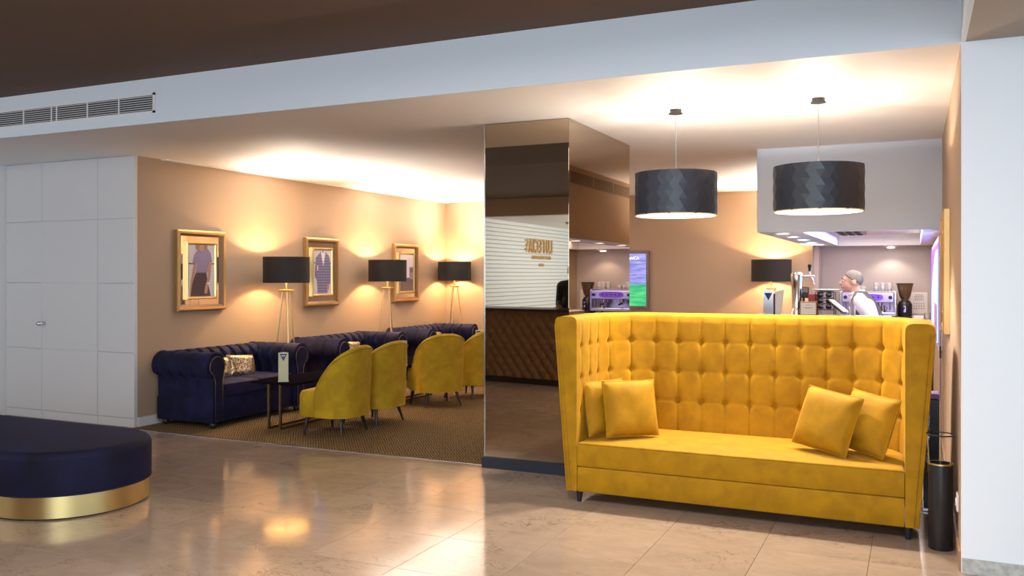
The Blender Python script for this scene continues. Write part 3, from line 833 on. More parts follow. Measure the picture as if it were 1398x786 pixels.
# =================================================================== CHESTERFIELD SOFAS
def seam_d(t):                      # distance to nearest integer
    return abs((t + 0.5) % 1 - 0.5)
CL = 1.44                            # overall base length (y)
def make_chesterfield(label):
    root = thing('chesterfield_sofa', label, 'sofa', (0, 0, 0), 0, 'navy chesterfield sofas along the beige wall')
    D = 0.78; H = 0.735; R = 0.125
    m = M['navy']
    # base
    MB().rbox((0.03, 0.03, 0.055), (D - 0.04, CL - 0.03, 0.29), 0.012, m, 2).build('base', root, 30)
    # back: profile in x,z swept along y
    rings = []
    ny = 150
    for i in range(ny + 1):
        y = 0.05 + (CL - 0.10) * i / ny
        ring = []
        # outer back, bottom to top
        prof = [(0.03, 0.06), (0.03, 0.3), (0.025, 0.5)]
        cx, cz = 0.135, H - R
        for a in range(15):
            q = radians(205 - 215 * a / 14); prof.append((cx + R * cos(q), cz + R * sin(q)))
        prof += [(0.235, 0.535), (0.225, 0.49), (0.225, 0.44), (0.235, 0.38), (0.25, 0.30), (0.25, 0.06)]
        pl = seam_d(y / 0.145)
        for j, (x, z) in enumerate(prof):
            if 4 <= j <= 21:
                k_ = (j - 4) / 17
                # diagonal seams on the inner face, straight pleats over the roll
                if j < 13: s_ = 0.026 * exp(-(pl * 0.145 / 0.016) ** 2) * min(1, (j - 3) / 4)
                else:
                    f = (j - 13) / 8 * 1.0
                    a1 = seam_d(y / 0.145 + f * 0.5); a2 = seam_d(y / 0.145 - f * 0.5)
                    s_ = 0.034 * max(exp(-(a1 * 0.145 / 0.014) ** 2), exp(-(a2 * 0.145 / 0.014) ** 2))
                    if j in (17, 18): s_ += 0.020 * exp(-(seam_d(y / 0.145 + 0.5) * 0.145 / 0.02) ** 2)
                dx, dz = x - 0.10, z - (cz - 0.03)
                L = hypot(dx, dz) or 1
                if j > 15: dx, dz, L = 1, 0, 1
                x -= s_ * dx / L; z -= s_ * dz / L
            ring.append((x, y, z))
        rings.append(ring)
    MB().loft(rings, m).build('backrest', root, 60)
    # arms: profile in y,z swept along x ; built for the low-y side then mirrored
    for side in (0, 1):
        rings = []; nx = 84
        RA = 0.138
        for i in range(nx + 1):
            x = 0.06 + (D - 0.075) * i / nx
            bulge = min(1.0, (nx - i) / 6.0)
            prof = [(0.035, 0.06), (0.035, 0.3), (0.04, 0.48)]
            cy, cz = 0.072, H - RA + 0.005
            for a in range(15):
                q = radians(215 - 225 * a / 14); prof.append((cy + RA * cos(q), cz + RA * sin(q)))
            prof += [(0.185, 0.54), (0.175, 0.49), (0.175, 0.44), (0.185, 0.38), (0.20, 0.30), (0.20, 0.06)]
            pl = seam_d((x - 0.12) / 0.150)
            ring = []
            for j, (y, z) in enumerate(prof):
                if 3 <= j <= 21:
                    if j < 13: s_ = 0.022 * exp(-(pl * 0.150 / 0.016) ** 2)
                    else:
                        f = (j - 13) / 8
                        a1 = seam_d((x - 0.12) / 0.150 + f * 0.5); a2 = seam_d((x - 0.12) / 0.150 - f * 0.5)
                        s_ = 0.034 * max(exp(-(a1 * 0.15 / 0.014) ** 2), exp(-(a2 * 0.15 / 0.014) ** 2))
                    if x > D - 0.10: s_ *= 0.0
                    dy, dz = y - cy, z - cz
                    L = hypot(dy, dz) or 1
                    if j > 15: dy, dz, L = 1, 0, 1
                    y -= s_ * dy / L; z -= s_ * dz / L
                    y = cy + (y - cy) * (0.94 + 0.06 * bulge)
                ring.append((x, y if side == 0 else CL - y, z))
            rings.append(ring)
        MB().loft(rings, m).build('armrest', root, 60)
        # scroll facing panel at the arm front with two lines of brass nails
        pts = [(0.050, 0.065), (0.050, 0.46), (0.03, 0.52)]
        cy, cz = 0.078, H - RA + 0.005
        for a in range(13): q = radians(200 - 205 * a / 12); pts.append((cy + 0.100 * cos(q), cz + 0.100 * sin(q)))
        pts += [(0.165, 0.53), (0.15, 0.46), (0.15, 0.065)]
        if side: pts = [(CL - y, z) for y, z in pts]
        face = MB().prism(pts, 0, D - 0.017, D - 0.002, m).build('arm_facing', root, 30)
        MB().tube([(D - 0.002, y, z) for y, z in pts], 0.0024, M['nail'], 6).build('nailhead_trim', face, 'all')
    # two seat cushions and front rail
    y0, y1 = 0.185, CL - 0.185; ym = (y0 + y1) / 2
    for a, bb in ((y0, ym - 0.002), (ym + 0.002, y1)):
        c = MB().rbox((0.22, a, 0.285), (D - 0.025, bb, 0.425), 0.03, m, 4).build('seat_cushion', root, 40)
        MB().tube([(D - 0.030, a + 0.03, 0.412), (D - 0.030, bb - 0.03, 0.412)], 0.005, m, 6).build('piping', c, 'all')
    for x in (0.09, D - 0.07):
        for y in (0.09, CL - 0.09):
            MB().lathe([(0.022, 0.0), (0.034, 0.015), (0.034, 0.04), (0.026, 0.056)], M['darkwood'], (x, y, 0), 16).build('foot', root, True)
    return root
ch = make_chesterfield('navy velvet chesterfield sofa nearest the white panel wall, fully in view')
ch.location = (XW + 0.025, 6.40, 0.004)
copy_tree(ch, (XW + 0.025, 8.48, 0.004), 0, 'navy velvet chesterfield sofa in the middle, behind the two nearer yellow armchairs')
copy_tree(ch, (XW + 0.025, 10.58, 0.004), 0, 'navy velvet chesterfield sofa farthest away, under the corner lamp')
def lumbar(label, y, x=-6.57, z=0.525, wd=0.36, rz=0):
    pillow('lumbar_cushion', label, 'cushion', (x, y, z), (radians(-16), radians(4), radians(90 + rz)), wd, 0.24, 0.12, M['sequin'], False, 'gold sequin cushions on the navy sofas')
lumbar('gold sequin lumbar cushion on the nearest navy sofa, in full view', 7.27, rz=-8)
lumbar('gold sequin lumbar cushion half hidden by the near arm of the nearest navy sofa', 6.955, x=-6.60, rz=-2, wd=0.34)
lumbar('gold sequin lumbar cushion on the middle navy sofa', 9.31)
lumbar('gold sequin lumbar cushion on the farthest navy sofa', 11.46)

# =================================================================== ARMCHAIRS
def make_armchair(label):
    root = thing('armchair', label, 'armchair', (0, 0, 0), 0, 'mustard armchairs facing the navy sofas')
    m = M['mustard']
    # local: faces -x ; plan path of shell: from front (-x) on -y side round the back (+x) to front on +y side
    W, F, B = 0.275, -0.10, 0.250
    path = []
    n1, n2 = 8, 48
    for i in range(n1): path.append((F + (0.0 - F) * i / n1, -W))
    for i in range(n2 + 1):
        a = -pi / 2 + pi * i / n2
        c, s_ = cos(a), sin(a)
        k_ = 2.0 / 2.9
        path.append((B * abs(c) ** k_, W * (abs(s_) ** k_) * (1 if s_ >= 0 else -1)))
    for i in range(1, n1 + 1): path.append((F * i / n1, W))
    acc = [0.0]
    for i in range(1, len(path)): acc.append(acc[-1] + hypot(path[i][0] - path[i - 1][0], path[i][1] - path[i - 1][1]))
    tot = acc[-1]
    rings = []; crest = []
    for i, (x, y) in enumerate(path):
        a = path[max(i - 1, 0)]; c = path[min(i + 1, len(path) - 1)]
        tx, ty = c[0] - a[0], c[1] - a[1]; L = hypot(tx, ty); nx, ny = ty / L, -tx / L
        t = abs(acc[i] / tot * 2 - 1)           # 0 at back centre, 1 at the fronts
        h = 0.40 + (0.835 - 0.40) * (max(0.0, 1 - t ** 2.3)) ** 0.80
        th = 0.055
        ring = []
        for z in (0.172, 0.3, 0.42, 0.55, 0.7):
            if z > h - 0.03: z = h - 0.03
            ln = 0.055 * max(0, z - 0.2) * max(0.0, 1 - t)
            ring.append((x + nx * (0.0 + ln) - 0.0, y + ny * ln, z))
        ln = 0.055 * max(0, h - 0.2) * max(0.0, 1 - t)
        for a_ in range(7):
            q = pi * a_ / 6
            o_ = ln - th / 2 + cos(q) * th / 2
            ring.append((x + nx * o_, y + ny * o_, h - 0.028 + 0.028 * sin(q)))
        for z in (0.7, 0.55, 0.42, 0.3, 0.172):
            if z > h - 0.03: z = h - 0.03
            ln2 = 0.055 * max(0, z - 0.2) * max(0.0, 1 - t) - th
            ring.append((x + nx * ln2, y + ny * ln2, z))
        rings.append(ring)
        crest.append((x + nx * (ln + 0.001), y + ny * (ln + 0.003), h - 0.026))
    MB().loft(rings, m).build('shell', root, 55)
    front = [(crest[0][0] - 0.002, crest[0][1], 0.175 + (crest[0][2] - 0.175) * k_ / 6) for k_ in range(6)]
    back_ = [(crest[-1][0] - 0.002, crest[-1][1], crest[-1][2] - (crest[-1][2] - 0.175) * k_ / 6) for k_ in range(1, 7)]
    MB().tube(front + crest + back_, 0.0075, m, 8).build('piping', root, 'all')
    # seat block standing proud at the front
    pts = []
    for x, y in [(-0.290, -0.225), (-0.270, -0.258), (-0.11, -0.265)]: pts.append((x, y))
    pts += [(0.0, -0.215)] + [(0.18 * cos(a), 0.215 * sin(a)) for a in [-pi / 2 + pi * q / 12 for q in range(1, 12)]] + [(0.0, 0.215)]
    for x, y in [(-0.11, 0.265), (-0.270, 0.258), (-0.290, 0.225)]: pts.append((x, y))
    rr = []
    for d, z in ((0.97, 0.172), (1.0, 0.18), (1.0, 0.36), (0.985, 0.39), (0.95, 0.408), (0.86, 0.418), (0.4, 0.425)):
        rr.append([(-0.07 + (x + 0.07) * d, y * d, z) for x, y in pts])
    MB().loft(rr, m).build('seat', root, 45)
    for sx, sy, ex, ey in ((-0.215, -0.205, -0.240, -0.235), (-0.215, 0.205, -0.240, 0.235), (0.125, -0.175, 0.165, -0.225), (0.125, 0.175, 0.165, 0.225)):
        MB().cyl((ex, ey, 0.0), (sx, sy, 0.180), 0.010, 0.021, M['darkwood'], 14).build('leg', root, True)
    return root
a1 = make_armchair('mustard velvet tub armchair nearest the stone floor, beside the menu holder')
a1.location = (-4.965, 6.83, 0.004); a1.rotation_euler = (0, 0, radians(3))
copy_tree(a1, (-4.97, 7.47, 0.004), radians(-4), 'mustard velvet tub armchair second from the stone floor, overlapped by the nearest one')
copy_tree(a1, (-4.99, 8.74, 0.004), radians(-36), 'mustard velvet tub armchair third along, angled, facing the middle and far sofas')
copy_tree(a1, (-4.94, 9.50, 0.004), radians(-6), 'mustard velvet tub armchair farthest back, cut off by the mirror column')

# =================================================================== LOW TABLES AND MENU HOLDERS
def make_table(label):
    root = thing('low_table', label, 'table', (0, 0, 0), 0, 'low tables between sofas and armchairs')
    MB().rbox((-0.26, 0, 0.438), (0.26, 1.05, 0.456), 0.004, M['tabletop'], 1).build('tabletop', root)
    for x in (-0.07, 0.07):
        MB().box((x - 0.011, 0.03, 0), (x + 0.011, 0.052, 0.438), M['bronze']).build('leg', root)
        MB().box((x - 0.011, 1.0, 0), (x + 0.011, 1.022, 0.438), M['bronze']).build('leg', root)
        MB().box((x - 0.011, 0.052, 0.0), (x + 0.011, 1.0, 0.022), M['bronze']).build('floor_rail', root)
    return root
t1 = make_table('low dark table on thin brass legs before the nearest navy sofa')
t1.location = (-5.635, 6.66, 0.004)
copy_tree(t1, (-5.55, 8.42, 0.004), 0, 'low dark table on brass rails behind the third armchair')
copy_tree(t1, (-5.60, 10.35, 0.004), 0, 'low dark table before the farthest navy sofa, mostly hidden by armchairs')
def make_holder(label, loc, rz, h=0.285, wd=0.095):
    root = thing('menu_holder', label, 'menu holder', loc, rz, 'upright menu holders')
    # bent three-sided tower: front card faces local -y
    d = wd * 0.55
    tri = [(-wd / 2, 0), (wd / 2, 0), (0.0, d)]
    MB().prism(tri, 2, 0.012, h, M['card']).build('card', root)
    MB().prism([(-wd / 2 - 0.004, -0.004), (wd / 2 + 0.004, -0.004), (0.0, d + 0.006)], 2, 0.0, 0.012, M['card']).build('base', root)
    t = MB().prism([(-wd * 0.38, h - 0.012), (wd * 0.38, h - 0.012), (0, h - 0.085)], 1, -0.0016, -0.0004, M['blue']).build('blue_triangle', root)
    MB().box((-0.017, -0.0022, h - 0.035), (0.017, -0.0016, h - 0.028), M['paper']).build('print_mark', t)
    return root
h1 = make_holder('cream menu holder with a blue triangle on the near low table', (-5.57, 6.75, 0.460), radians(34))
make_h2 = copy_tree(h1, (-5.315, 8.52, 0.460), radians(34), 'cream menu holder seen behind the second armchair')
copy_tree(h1, (-5.40, 10.60, 0.460), radians(20), 'pale menu holder partly behind the farthest armchair by the column')

# =================================================================== FLOOR LAMPS
def make_floor_lamp(label, energy):
    root = thing('floor_lamp', label, 'floor lamp', (0, 0, 0), 0, 'black drum floor lamps on brass tripods')
    R = 0.262; z0, z1 = 1.405, 1.700
    MB().lathe([(R - 0.004, z0), (R, z0), (R, z1), (R - 0.004, z1)], M['shade'], n=48, cap=False).lathe([(R - 0.004, z1), (R - 0.004, z0)], M['shade_in'], n=48, cap=False).build('lamp_shade', root, 30, fix=False)
    hub = MB().rbox((-0.062, -0.062, 1.300), (0.062, 0.062, 1.326), 0.004, M['brass'], 2).build('hub', root)
    MB().cyl((0, 0, 1.326), (0, 0, 1.50), 0.012, 0.012, M['brass'], 12).build('stem', root, True)
    MB().cyl((0, 0, 1.50), (0, 0, 1.53), 0.02, 0.02, M['brass'], 12).sphere((0, 0, 1.555), 0.03, M['bulb'], 8).build('bulb', root, True)
    for k_ in range(3):
        a = radians(200 + 120 * k_)
        MB().cyl((0.045 * cos(a), 0.045 * sin(a), 1.302), (0.20 * cos(a), 0.20 * sin(a), 0.0), 0.0095, 0.0085, M['palebrass'], 10).build('leg', root, True)
    sp_ = MB()
    for k_ in range(3):
        a = radians(120 * k_); sp_.cyl((0, 0, 1.50), (R * cos(a) * 0.985, R * sin(a) * 0.985, 1.50), 0.003, 0.003, M['brass'], 6)
    sp_.build('shade_spider', root)
    light('lamp_glow', 'POINT', (0, 0, 1.56), energy, WARM, size=0.035, parent=root)
    light('lamp_ceiling_fill', 'SPOT', (0, 0, 1.60), energy * 1.75, (1.0, 0.91, 0.80), (radians(180), radians(32), 0), size=0.04, parent=root, spot=radians(120), blend=1.0)  # extra beam added to lift the ceiling, tilted off the wall
    return root
LE = 62
lamps = [('black drum floor lamp on a brass tripod between the two nearer navy sofas', (-6.55, 7.99, 0.004)),
         ('black drum floor lamp on a brass tripod between the middle and far navy sofas', (-6.60, 10.18, 0.004)),
         ('black drum floor lamp on a brass tripod in the far corner of the lounge', (-6.63, 12.16, 0.004)),
         ('black drum floor lamp on a brass tripod at the left end of the bar', (-1.764, 12.15, 0.004))]
l0 = make_floor_lamp(lamps[0][0], LE); l0.location = lamps[0][1]
for lab, loc in lamps[1:]: copy_tree(l0, loc, radians(-75) if loc[0] > -2 else radians(-45) if loc[1] > 12 else radians(8), lab)

# =================================================================== PICTURES
def frame_ring(b, y0, y1, z0, z1, wd, xa, xb, m, m2=None):
    """rectangular moulding in the y-z plane, depth from xa (wall) to xb, with a bevel towards the inside"""
    def ring(d, x): return [(x, y0 + d, z0 + d), (x, y1 - d, z0 + d), (x, y1 - d, z1 - d), (x, y0 + d, z1 - d)]
    b.loft([ring(0, xa), ring(0, xb - 0.008), ring(wd * 0.25, xb)], m, True, False)
    b.loft([ring(wd * 0.25, xb), ring(wd * 0.6, xb - 0.004)], m, True, False)
    b.loft([ring(wd * 0.6, xb - 0.004), ring(wd, xb - 0.022), ring(wd, xa)], m2 or m, True, False)
def make_picture(label, y0, y1, z0, z1, draw):
    root = thing('framed_picture', label, 'picture', (XW, (y0 + y1) / 2, (z0 + z1) / 2), 0, 'gilt framed pictures on the beige wall')
    hy, hz = (y1 - y0) / 2, (z1 - z0) / 2
    b = MB(); frame_ring(b, -hy, hy, -hz, hz, 0.062, 0.001, 0.055, M['gold'], M['brownframe'])
    b.build('outer_frame', root, 30)
    MB().box((0.002, -hy + 0.04, -hz + 0.04), (0.016, hy - 0.04, hz - 0.04), M['mirror2']).build('mirror_mount', root)
    iy, iz = hy * 0.625, hz * 0.715
    b = MB(); frame_ring(b, -iy, iy, -iz, iz, 0.034, 0.016, 0.052, M['gold2'])
    b.build('inner_frame', root, 30)
    pr_ = MB().box((0.017, -iy + 0.03, -iz + 0.03), (0.034, iy - 0.03, iz - 0.03), M['photo_bg']).build('print', root)
    draw(pr_, iy - 0.034, iz - 0.034)
    return root
def flat(parent, name, poly, x, m):
    MB().prism(poly, 0, x, x + 0.0006, m).build(name, parent)
def draw_woman(p, a, c):
    X0 = 0.0342
    flat(p, 'shelf_line', [(-a, 0.30 * c), (-0.45 * a, 0.29 * c), (-0.45 * a, 0.24 * c), (-a, 0.25 * c)], X0, M['photo_dark'])
    flat(p, 'shelf_line', [(0.75 * a, 0.30 * c), (a, 0.30 * c), (a, 0.25 * c), (0.75 * a, 0.25 * c)], X0, M['photo_dark'])
    flat(p, 'arm', [(-0.62 * a, 0.25 * c), (-0.42 * a, 0.25 * c), (-0.62 * a, -0.4 * c), (-0.78 * a, -0.95 * c), (-0.9 * a, -0.95 * c), (-0.82 * a, -0.4 * c)], X0 + 0.0008, M['skinp'])
    flat(p, 'skirt', [(-0.46 * a, -0.08 * c), (0.36 * a, -0.08 * c), (0.45 * a, -0.4 * c), (0.72 * a, -c), (-0.86 * a, -c), (-0.72 * a, -0.5 * c)], X0 + 0.0016, M['skirt'])
    flat(p, 'striped_top', [(-0.60 * a, 0.60 * c), (-0.30 * a, 0.82 * c), (0.40 * a, 0.92 * c), (0.70 * a, 0.70 * c), (0.82 * a, 0.35 * c), (0.52 * a, 0.30 * c), (0.42 * a, -0.08 * c), (-0.46 * a, -0.08 * c), (-0.38 * a, 0.28 * c), (-0.72 * a, 0.28 * c)], X0 + 0.0024, M['stripes'])
    flat(p, 'neck', [(-0.20 * a, 0.98 * c), (0.22 * a, 0.98 * c), (0.18 * a, 0.80 * c), (-0.02 * a, 0.74 * c), (-0.16 * a, 0.80 * c)], X0 + 0.0032, M['skinp'])
    flat(p, 'hair', [(-0.48 * a, c), (-0.16 * a, c), (-0.2 * a, 0.80 * c), (-0.46 * a, 0.84 * c)], X0 + 0.0040, M['hairp'])
    flat(p, 'hair', [(0.18 * a, c), (0.44 * a, c), (0.38 * a, 0.86 * c), (0.2 * a, 0.84 * c)], X0 + 0.0040, M['hairp'])
    flat(p, 'arm', [(0.52 * a, 0.34 * c), (0.78 * a, 0.34 * c), (0.66 * a, -0.3 * c), (0.48 * a, -0.62 * c), (0.42 * a, -0.9 * c), (0.18 * a, -0.9 * c), (0.26 * a, -0.6 * c), (0.46 * a, -0.25 * c)], X0 + 0.0040, M['skinp'])
    flat(p, 'wristband', [(0.42 * a, -0.48 * c), (0.58 * a, -0.46 * c), (0.56 * a, -0.52 * c), (0.40 * a, -0.54 * c)], X0 + 0.0048, M['paper'])
def draw_jacket(p, a, c):
    X0 = 0.0342
    flat(p, 'hanger_rail', [(-a, 0.40 * c), (a, 0.40 * c), (a, 0.44 * c), (-a, 0.44 * c)], X0, M['photo_dark'])
    flat(p, 'shirt', [(-0.20 * a, 0.90 * c), (0.34 * a, 0.90 * c), (0.10 * a, 0.28 * c)], X0 + 0.0018, M['paper'])
    flat(p, 'jacket', [(-0.75 * a, 0.66 * c), (-0.20 * a, 0.94 * c), (0.08 * a, 0.25 * c), (0.36 * a, 0.94 * c), (0.80 * a, 0.72 * c), (0.95 * a, 0.2 * c), (0.92 * a, -0.55 * c), (0.55 * a, -0.62 * c), (0.60 * a, -0.98 * c), (-0.55 * a, -0.98 * c), (-0.62 * a, -0.4 * c), (-0.88 * a, -0.2 * c)], X0 + 0.0008, M['plaid'])
    flat(p, 'hanger_hook', [(-0.03 * a, 0.90 * c), (0.07 * a, 0.90 * c), (0.09 * a, c), (0.03 * a, c)], X0 + 0.0028, M['photo_dark'])
    flat(p, 'hand', [(0.55 * a, -0.55 * c), (0.82 * a, -0.52 * c), (0.7 * a, -0.85 * c), (0.5 * a, -0.9 * c)], X0 + 0.0018, M['skinp'])
    flat(p, 'sleeve_pocket', [(-0.6 * a, 0.30 * c), (-0.5 * a, 0.30 * c), (-0.5 * a, 0.08 * c), (-0.6 * a, 0.08 * c)], X0 + 0.0018, M['paper'])
def draw_room(p, a, c):
    X0 = 0.0342
    flat(p, 'floor_area', [(-a, -c), (a, -c), (a, -0.35 * c), (0.2 * a, -0.25 * c), (-a, -0.55 * c)], X0, M['photo_floor'])
    flat(p, 'bunk', [(-a, 0.50 * c), (-0.05 * a, 0.36 * c), (0.02 * a, -0.22 * c), (-a, -0.58 * c)], X0 + 0.0008, M['photo_lilac'])
    flat(p, 'opening', [(-0.85 * a, 0.36 * c), (-0.42 * a, 0.30 * c), (-0.42 * a, 0.0 * c), (-0.85 * a, -0.08 * c)], X0 + 0.0016, M['photo_dark'])
    flat(p, 'cabinet', [(0.42 * a, 0.32 * c), (a, 0.34 * c), (a, -0.38 * c), (0.42 * a, -0.32 * c)], X0 + 0.0008, M['photo_lilac'])
    flat(p, 'opening', [(0.5 * a, 0.24 * c), (0.95 * a, 0.26 * c), (0.95 * a, 0.02 * c), (0.5 * a, 0.02 * c)], X0 + 0.0016, M['photo_dark'])
make_picture('gilt framed photo of a woman in striped top nearest the white panels', 6.706, 7.403, 1.118, 1.970, draw_woman)
make_picture('gilt framed photo of a blue checked jacket, middle of the wall', 8.80, 9.487, 1.101, 1.970, draw_jacket)
make_picture('gilt framed photo of a grey room, farthest along the wall', 10.835, 11.537, 1.103, 1.956, draw_room)
# picture seen edge on at the right wall
rp = thing('side_picture', 'tall gilt frame seen edge-on on the right-hand wall', 'picture', (XR, 6.90, 1.50))
b = MB()
def mx(b2): 
    b2.v = [(-x, y, z) for x, y, z in b2.v]; return b2
b = MB(); frame_ring(b, -0.35, 0.35, -0.40, 0.445, 0.062, 0.001, 0.042, M['gold'], M['gold2']); mx(b).build('outer_frame', rp, 30)
b = MB(); frame_ring(b, -0.22, 0.22, -0.28, 0.32, 0.034, 0.012, 0.036, M['gold2']); mx(b).build('inner_frame', rp, 30)
mx(MB().box((0.002, -0.32, -0.37), (0.012, 0.32, 0.41), M['mirror2'])).build('mirror_mount', rp)
mx(MB().box((0.012, -0.20, -0.26), (0.024, 0.20, 0.30), M['photo_bg'])).build('print', rp)

# =================================================================== PENDANTS
def make_pendant(label):
    root = thing('pendant_lamp', label, 'pendant lamp', (0, 0, ZC), 0, 'navy drum pendants over the yellow sofa')
    MB().lathe([(0.042, 0), (0.042, -0.022), (0.050, -0.024), (0.050, -0.032), (0.001, -0.034)], M['black'], n=24).build('canopy', root, 40)
    zt, zb = -0.452, -0.752
    MB().cyl((0, 0, -0.03), (0, 0, zt - 0.05), 0.0045, 0.0045, M['steel'], 8).build('cord', root, True)
    R = 0.288
    # faceted triangles: rows of a triangular lattice, every triangle dished towards its centre
    NA, NR = 30, 6
    b = MB(); hrow = (zt - zb) / NR
    def pt(k_, i, d=0.0):
        d = (-0.0017, 0.0, 0.0017)[(k_ % NA - (i // 2) + 2 * i) % 3]
        a = 2 * pi * (k_ + 0.5 * (i % 2)) / NA; return ((R + d) * cos(a), (R + d) * sin(a), zb + hrow * i)
    for i in range(NR):
        for k_ in range(NA):
            if i % 2 == 0: ta = [pt(k_, i), pt(k_ + 1, i), pt(k_, i + 1)]; tb = [pt(k_ + 1, i), pt(k_ + 1, i + 1), pt(k_, i + 1)]
            else: ta = [pt(k_, i), pt(k_ + 1, i), pt(k_ + 1, i + 1)]; tb = [pt(k_, i), pt(k_ + 1, i + 1), pt(k_, i + 1)]
            for tri in (ta, tb): b.add(tri, [(0, 1, 2)], M['pshade'])
    b.build('lamp_shade', root, fix=False)
    MB().lathe([(R - 0.010, zt), (R - 0.010, zb + 0.001)], M['pshade_in'], n=48, cap=False).build('shade_lining', root, True, fix=False)
    MB().lathe([(R + 0.001, zb - 0.003), (R + 0.001, zb + 0.004), (R - 0.011, zb + 0.004), (R - 0.011, zb - 0.003), (R + 0.001, zb - 0.003)], M['pshade_in'], n=48, cap=False).build('bottom_rim', root)
    sp_ = MB()
    for k_ in range(3):
        a = radians(30 + 120 * k_); sp_.cyl((0, 0, zt - 0.03), (R * cos(a) * 0.97, R * sin(a) * 0.97, zt - 0.005), 0.003, 0.003, M['steel'], 6)
    sp_.build('shade_spider', root)
    MB().sphere((0, 0, zt - 0.09), 0.03, M['bulb'], 8).build('bulb', root, True)
    light('pendant_glow_up', 'POINT', (0, 0, zt - 0.075), 50, PWARM, size=0.03, parent=root)
    light('pendant_glow_down', 'SPOT', (0, 0, zt - 0.13), 62, PWARM, size=0.08, parent=root, spot=radians(125), blend=0.6)
    return root
p1 = make_pendant('navy faceted drum pendant lamp nearer the mirror column')
p1.location = (-1.545, 6.11, ZC)
copy_tree(p1, (-0.585, 6.11, ZC), 0.03, 'navy faceted drum pendant lamp nearer the right-hand wall')

# =================================================================== SCREEN
sc = thing('display_screen', 'slim upright lit screen, blue over green, on the back wall beside the column', 'screen', (-3.84, YW, 1.425))
MB().rbox((-0.305, -0.04, -0.43), (0.305, -0.001, 0.43), 0.006, M['bezel'], 2).build('bezel', sc)
pnl = MB().box((-0.262, -0.0415, -0.385), (0.262, -0.04, 0.385), M['screen']).build('screen_panel', sc)
def text_mesh(txt, size, name, m, parent, loc, rot, extrude=0.0, align='CENTER', bold=0.0):
    cu = bpy.data.curves.new(name, 'FONT'); cu.body = txt; cu.size = size; cu.extrude = extrude; cu.align_x = align; cu.offset = bold
    t = bpy.data.objects.new(name + '_tmp', cu); COL.objects.link(t)
    dg = bpy.context.evaluated_depsgraph_get()
    me = bpy.data.meshes.new_from_object(t.evaluated_get(dg))
    bpy.data.objects.remove(t); bpy.data.curves.remove(cu)
    me.materials.clear(); me.materials.append(m); me.name = name
    o = bpy.data.objects.new(name, me); COL.objects.link(o); o.parent = parent; o.location = loc; o.rotation_euler = rot
    return o
text_mesh('BRANCA', 0.062, 'screen_text', M['textwhite'], pnl, (0.035, -0.0425, 0.300), (radians(90), 0, 0), 0.0003)

# =================================================================== BAR
bc = thing('bar_counter', 'bar counter with a pale top behind the yellow sofa', 'counter', (-0.72, 8.68, 0))
MB().box((-0.66, -0.22, 0.0), (0.50, 0.22, 1.07), M['barfront']).build('body', bc)
MB().rbox((-0.70, -0.27, 1.07), (0.52, 0.27, 1.115), 0.006, M['counter'], 2).build('counter_top', bc)
kb = thing('back_counter', 'pale back counter along the bar wall under the coffee machine', 'counter', (-0.50, 12.75, 0))
MB().box((-0.69, -0.30, 0.0), (0.70, 0.295, 0.88), M['barfront']).build('body', kb)
MB().rbox((-0.695, -0.33, 0.88), (0.705, 0.297, 0.92), 0.006, M['counter'], 2).build('counter_top', kb)
ZK = 0.92; ZF = 1.115
# espresso machine, front faces -y
em = thing('espresso_machine', 'wide chrome and violet espresso machine on the back counter behind the barman', 'coffee machine', (-0.572, 12.66, ZK))
W2 = 0.335
for x in (-0.29, 0.29):
    for y in (-0.16, 0.18): MB().cyl((x, y, 0), (x, y, 0.04), 0.02, 0.016, M['black'], 12).build('foot', em)
MB().rbox((-W2, -0.22, 0.035), (W2, 0.23, 0.085), 0.008, M['steel'], 2).build('drip_tray', em)
MB().rbox((-W2, 0.02, 0.08), (W2, 0.23, 0.34), 0.01, M['lilacsteel'], 2).build('body', em)
for sx in (-1, 1): MB().rbox((sx * W2 - 0.02, -0.20, 0.04), (sx * W2 + 0.02, 0.23, 0.36), 0.012, M['steel'], 2).build('side_panel', em)
MB().rbox((-W2 + 0.015, -0.235, 0.215), (W2 - 0.015, 0.03, 0.345), 0.012, M['lilacsteel'], 3).build('upper_housing', em)
q = MB(); pts = []
for i in range(40): a = 2 * pi * i / 40; pts.append((0.19 * (abs(cos(a)) ** 0.6) * (1 if cos(a) > 0 else -1), 0.283 + 0.046 * (abs(sin(a)) ** 0.7) * (1 if sin(a) > 0 else -1)))
q.prism(pts, 1, -0.243, -0.234, M['violet']).build('violet_panel', em, 30)
for i in range(5): MB().cyl((-0.13 + i * 0.065, -0.243, 0.285), (-0.13 + i * 0.065, -0.248, 0.285), 0.012, 0.012, M['black'], 12).build('button', em)
for x in (-0.275, 0.275): MB().cyl((x, -0.236, 0.283), (x, -0.270, 0.283), 0.026, 0.022, M['black'], 16).build('knob', em, True)
for x in (-0.14, 0.14):
    MB().cyl((x, -0.13, 0.222), (x, -0.13, 0.165), 0.038, 0.036, M['chrome'], 20).build('group_head', em, 40)
    MB().cyl((x, -0.13, 0.165), (x, -0.13, 0.135), 0.033, 0.026, M['chrome'], 20).cyl((x, -0.155, 0.152), (x, -0.29, 0.140), 0.012, 0.015, M['black'], 12).build('portafilter', em, 40)
for x in (-0.27, 0.27): MB().tube([(x, -0.18, 0.24), (x, -0.225, 0.20), (x, -0.215, 0.11)], 0.006, M['chrome'], 8).build('steam_wand', em, True)
MB().box((-W2, -0.19, 0.358), (W2, 0.22, 0.364), M['steel']).build('cup_shelf', em)
pit = thing('milk_pitcher', 'small steel milk pitcher on the drip tray of the espresso machine', 'jug', (-0.395, 12.53, ZK + 0.0865))
MB().lathe([(0.034, 0), (0.038, 0.01), (0.030, 0.07), (0.033, 0.085), (0.031, 0.085), (0.028, 0.07)], M['steel'], n=20, cap=False).build('body', pit, True)
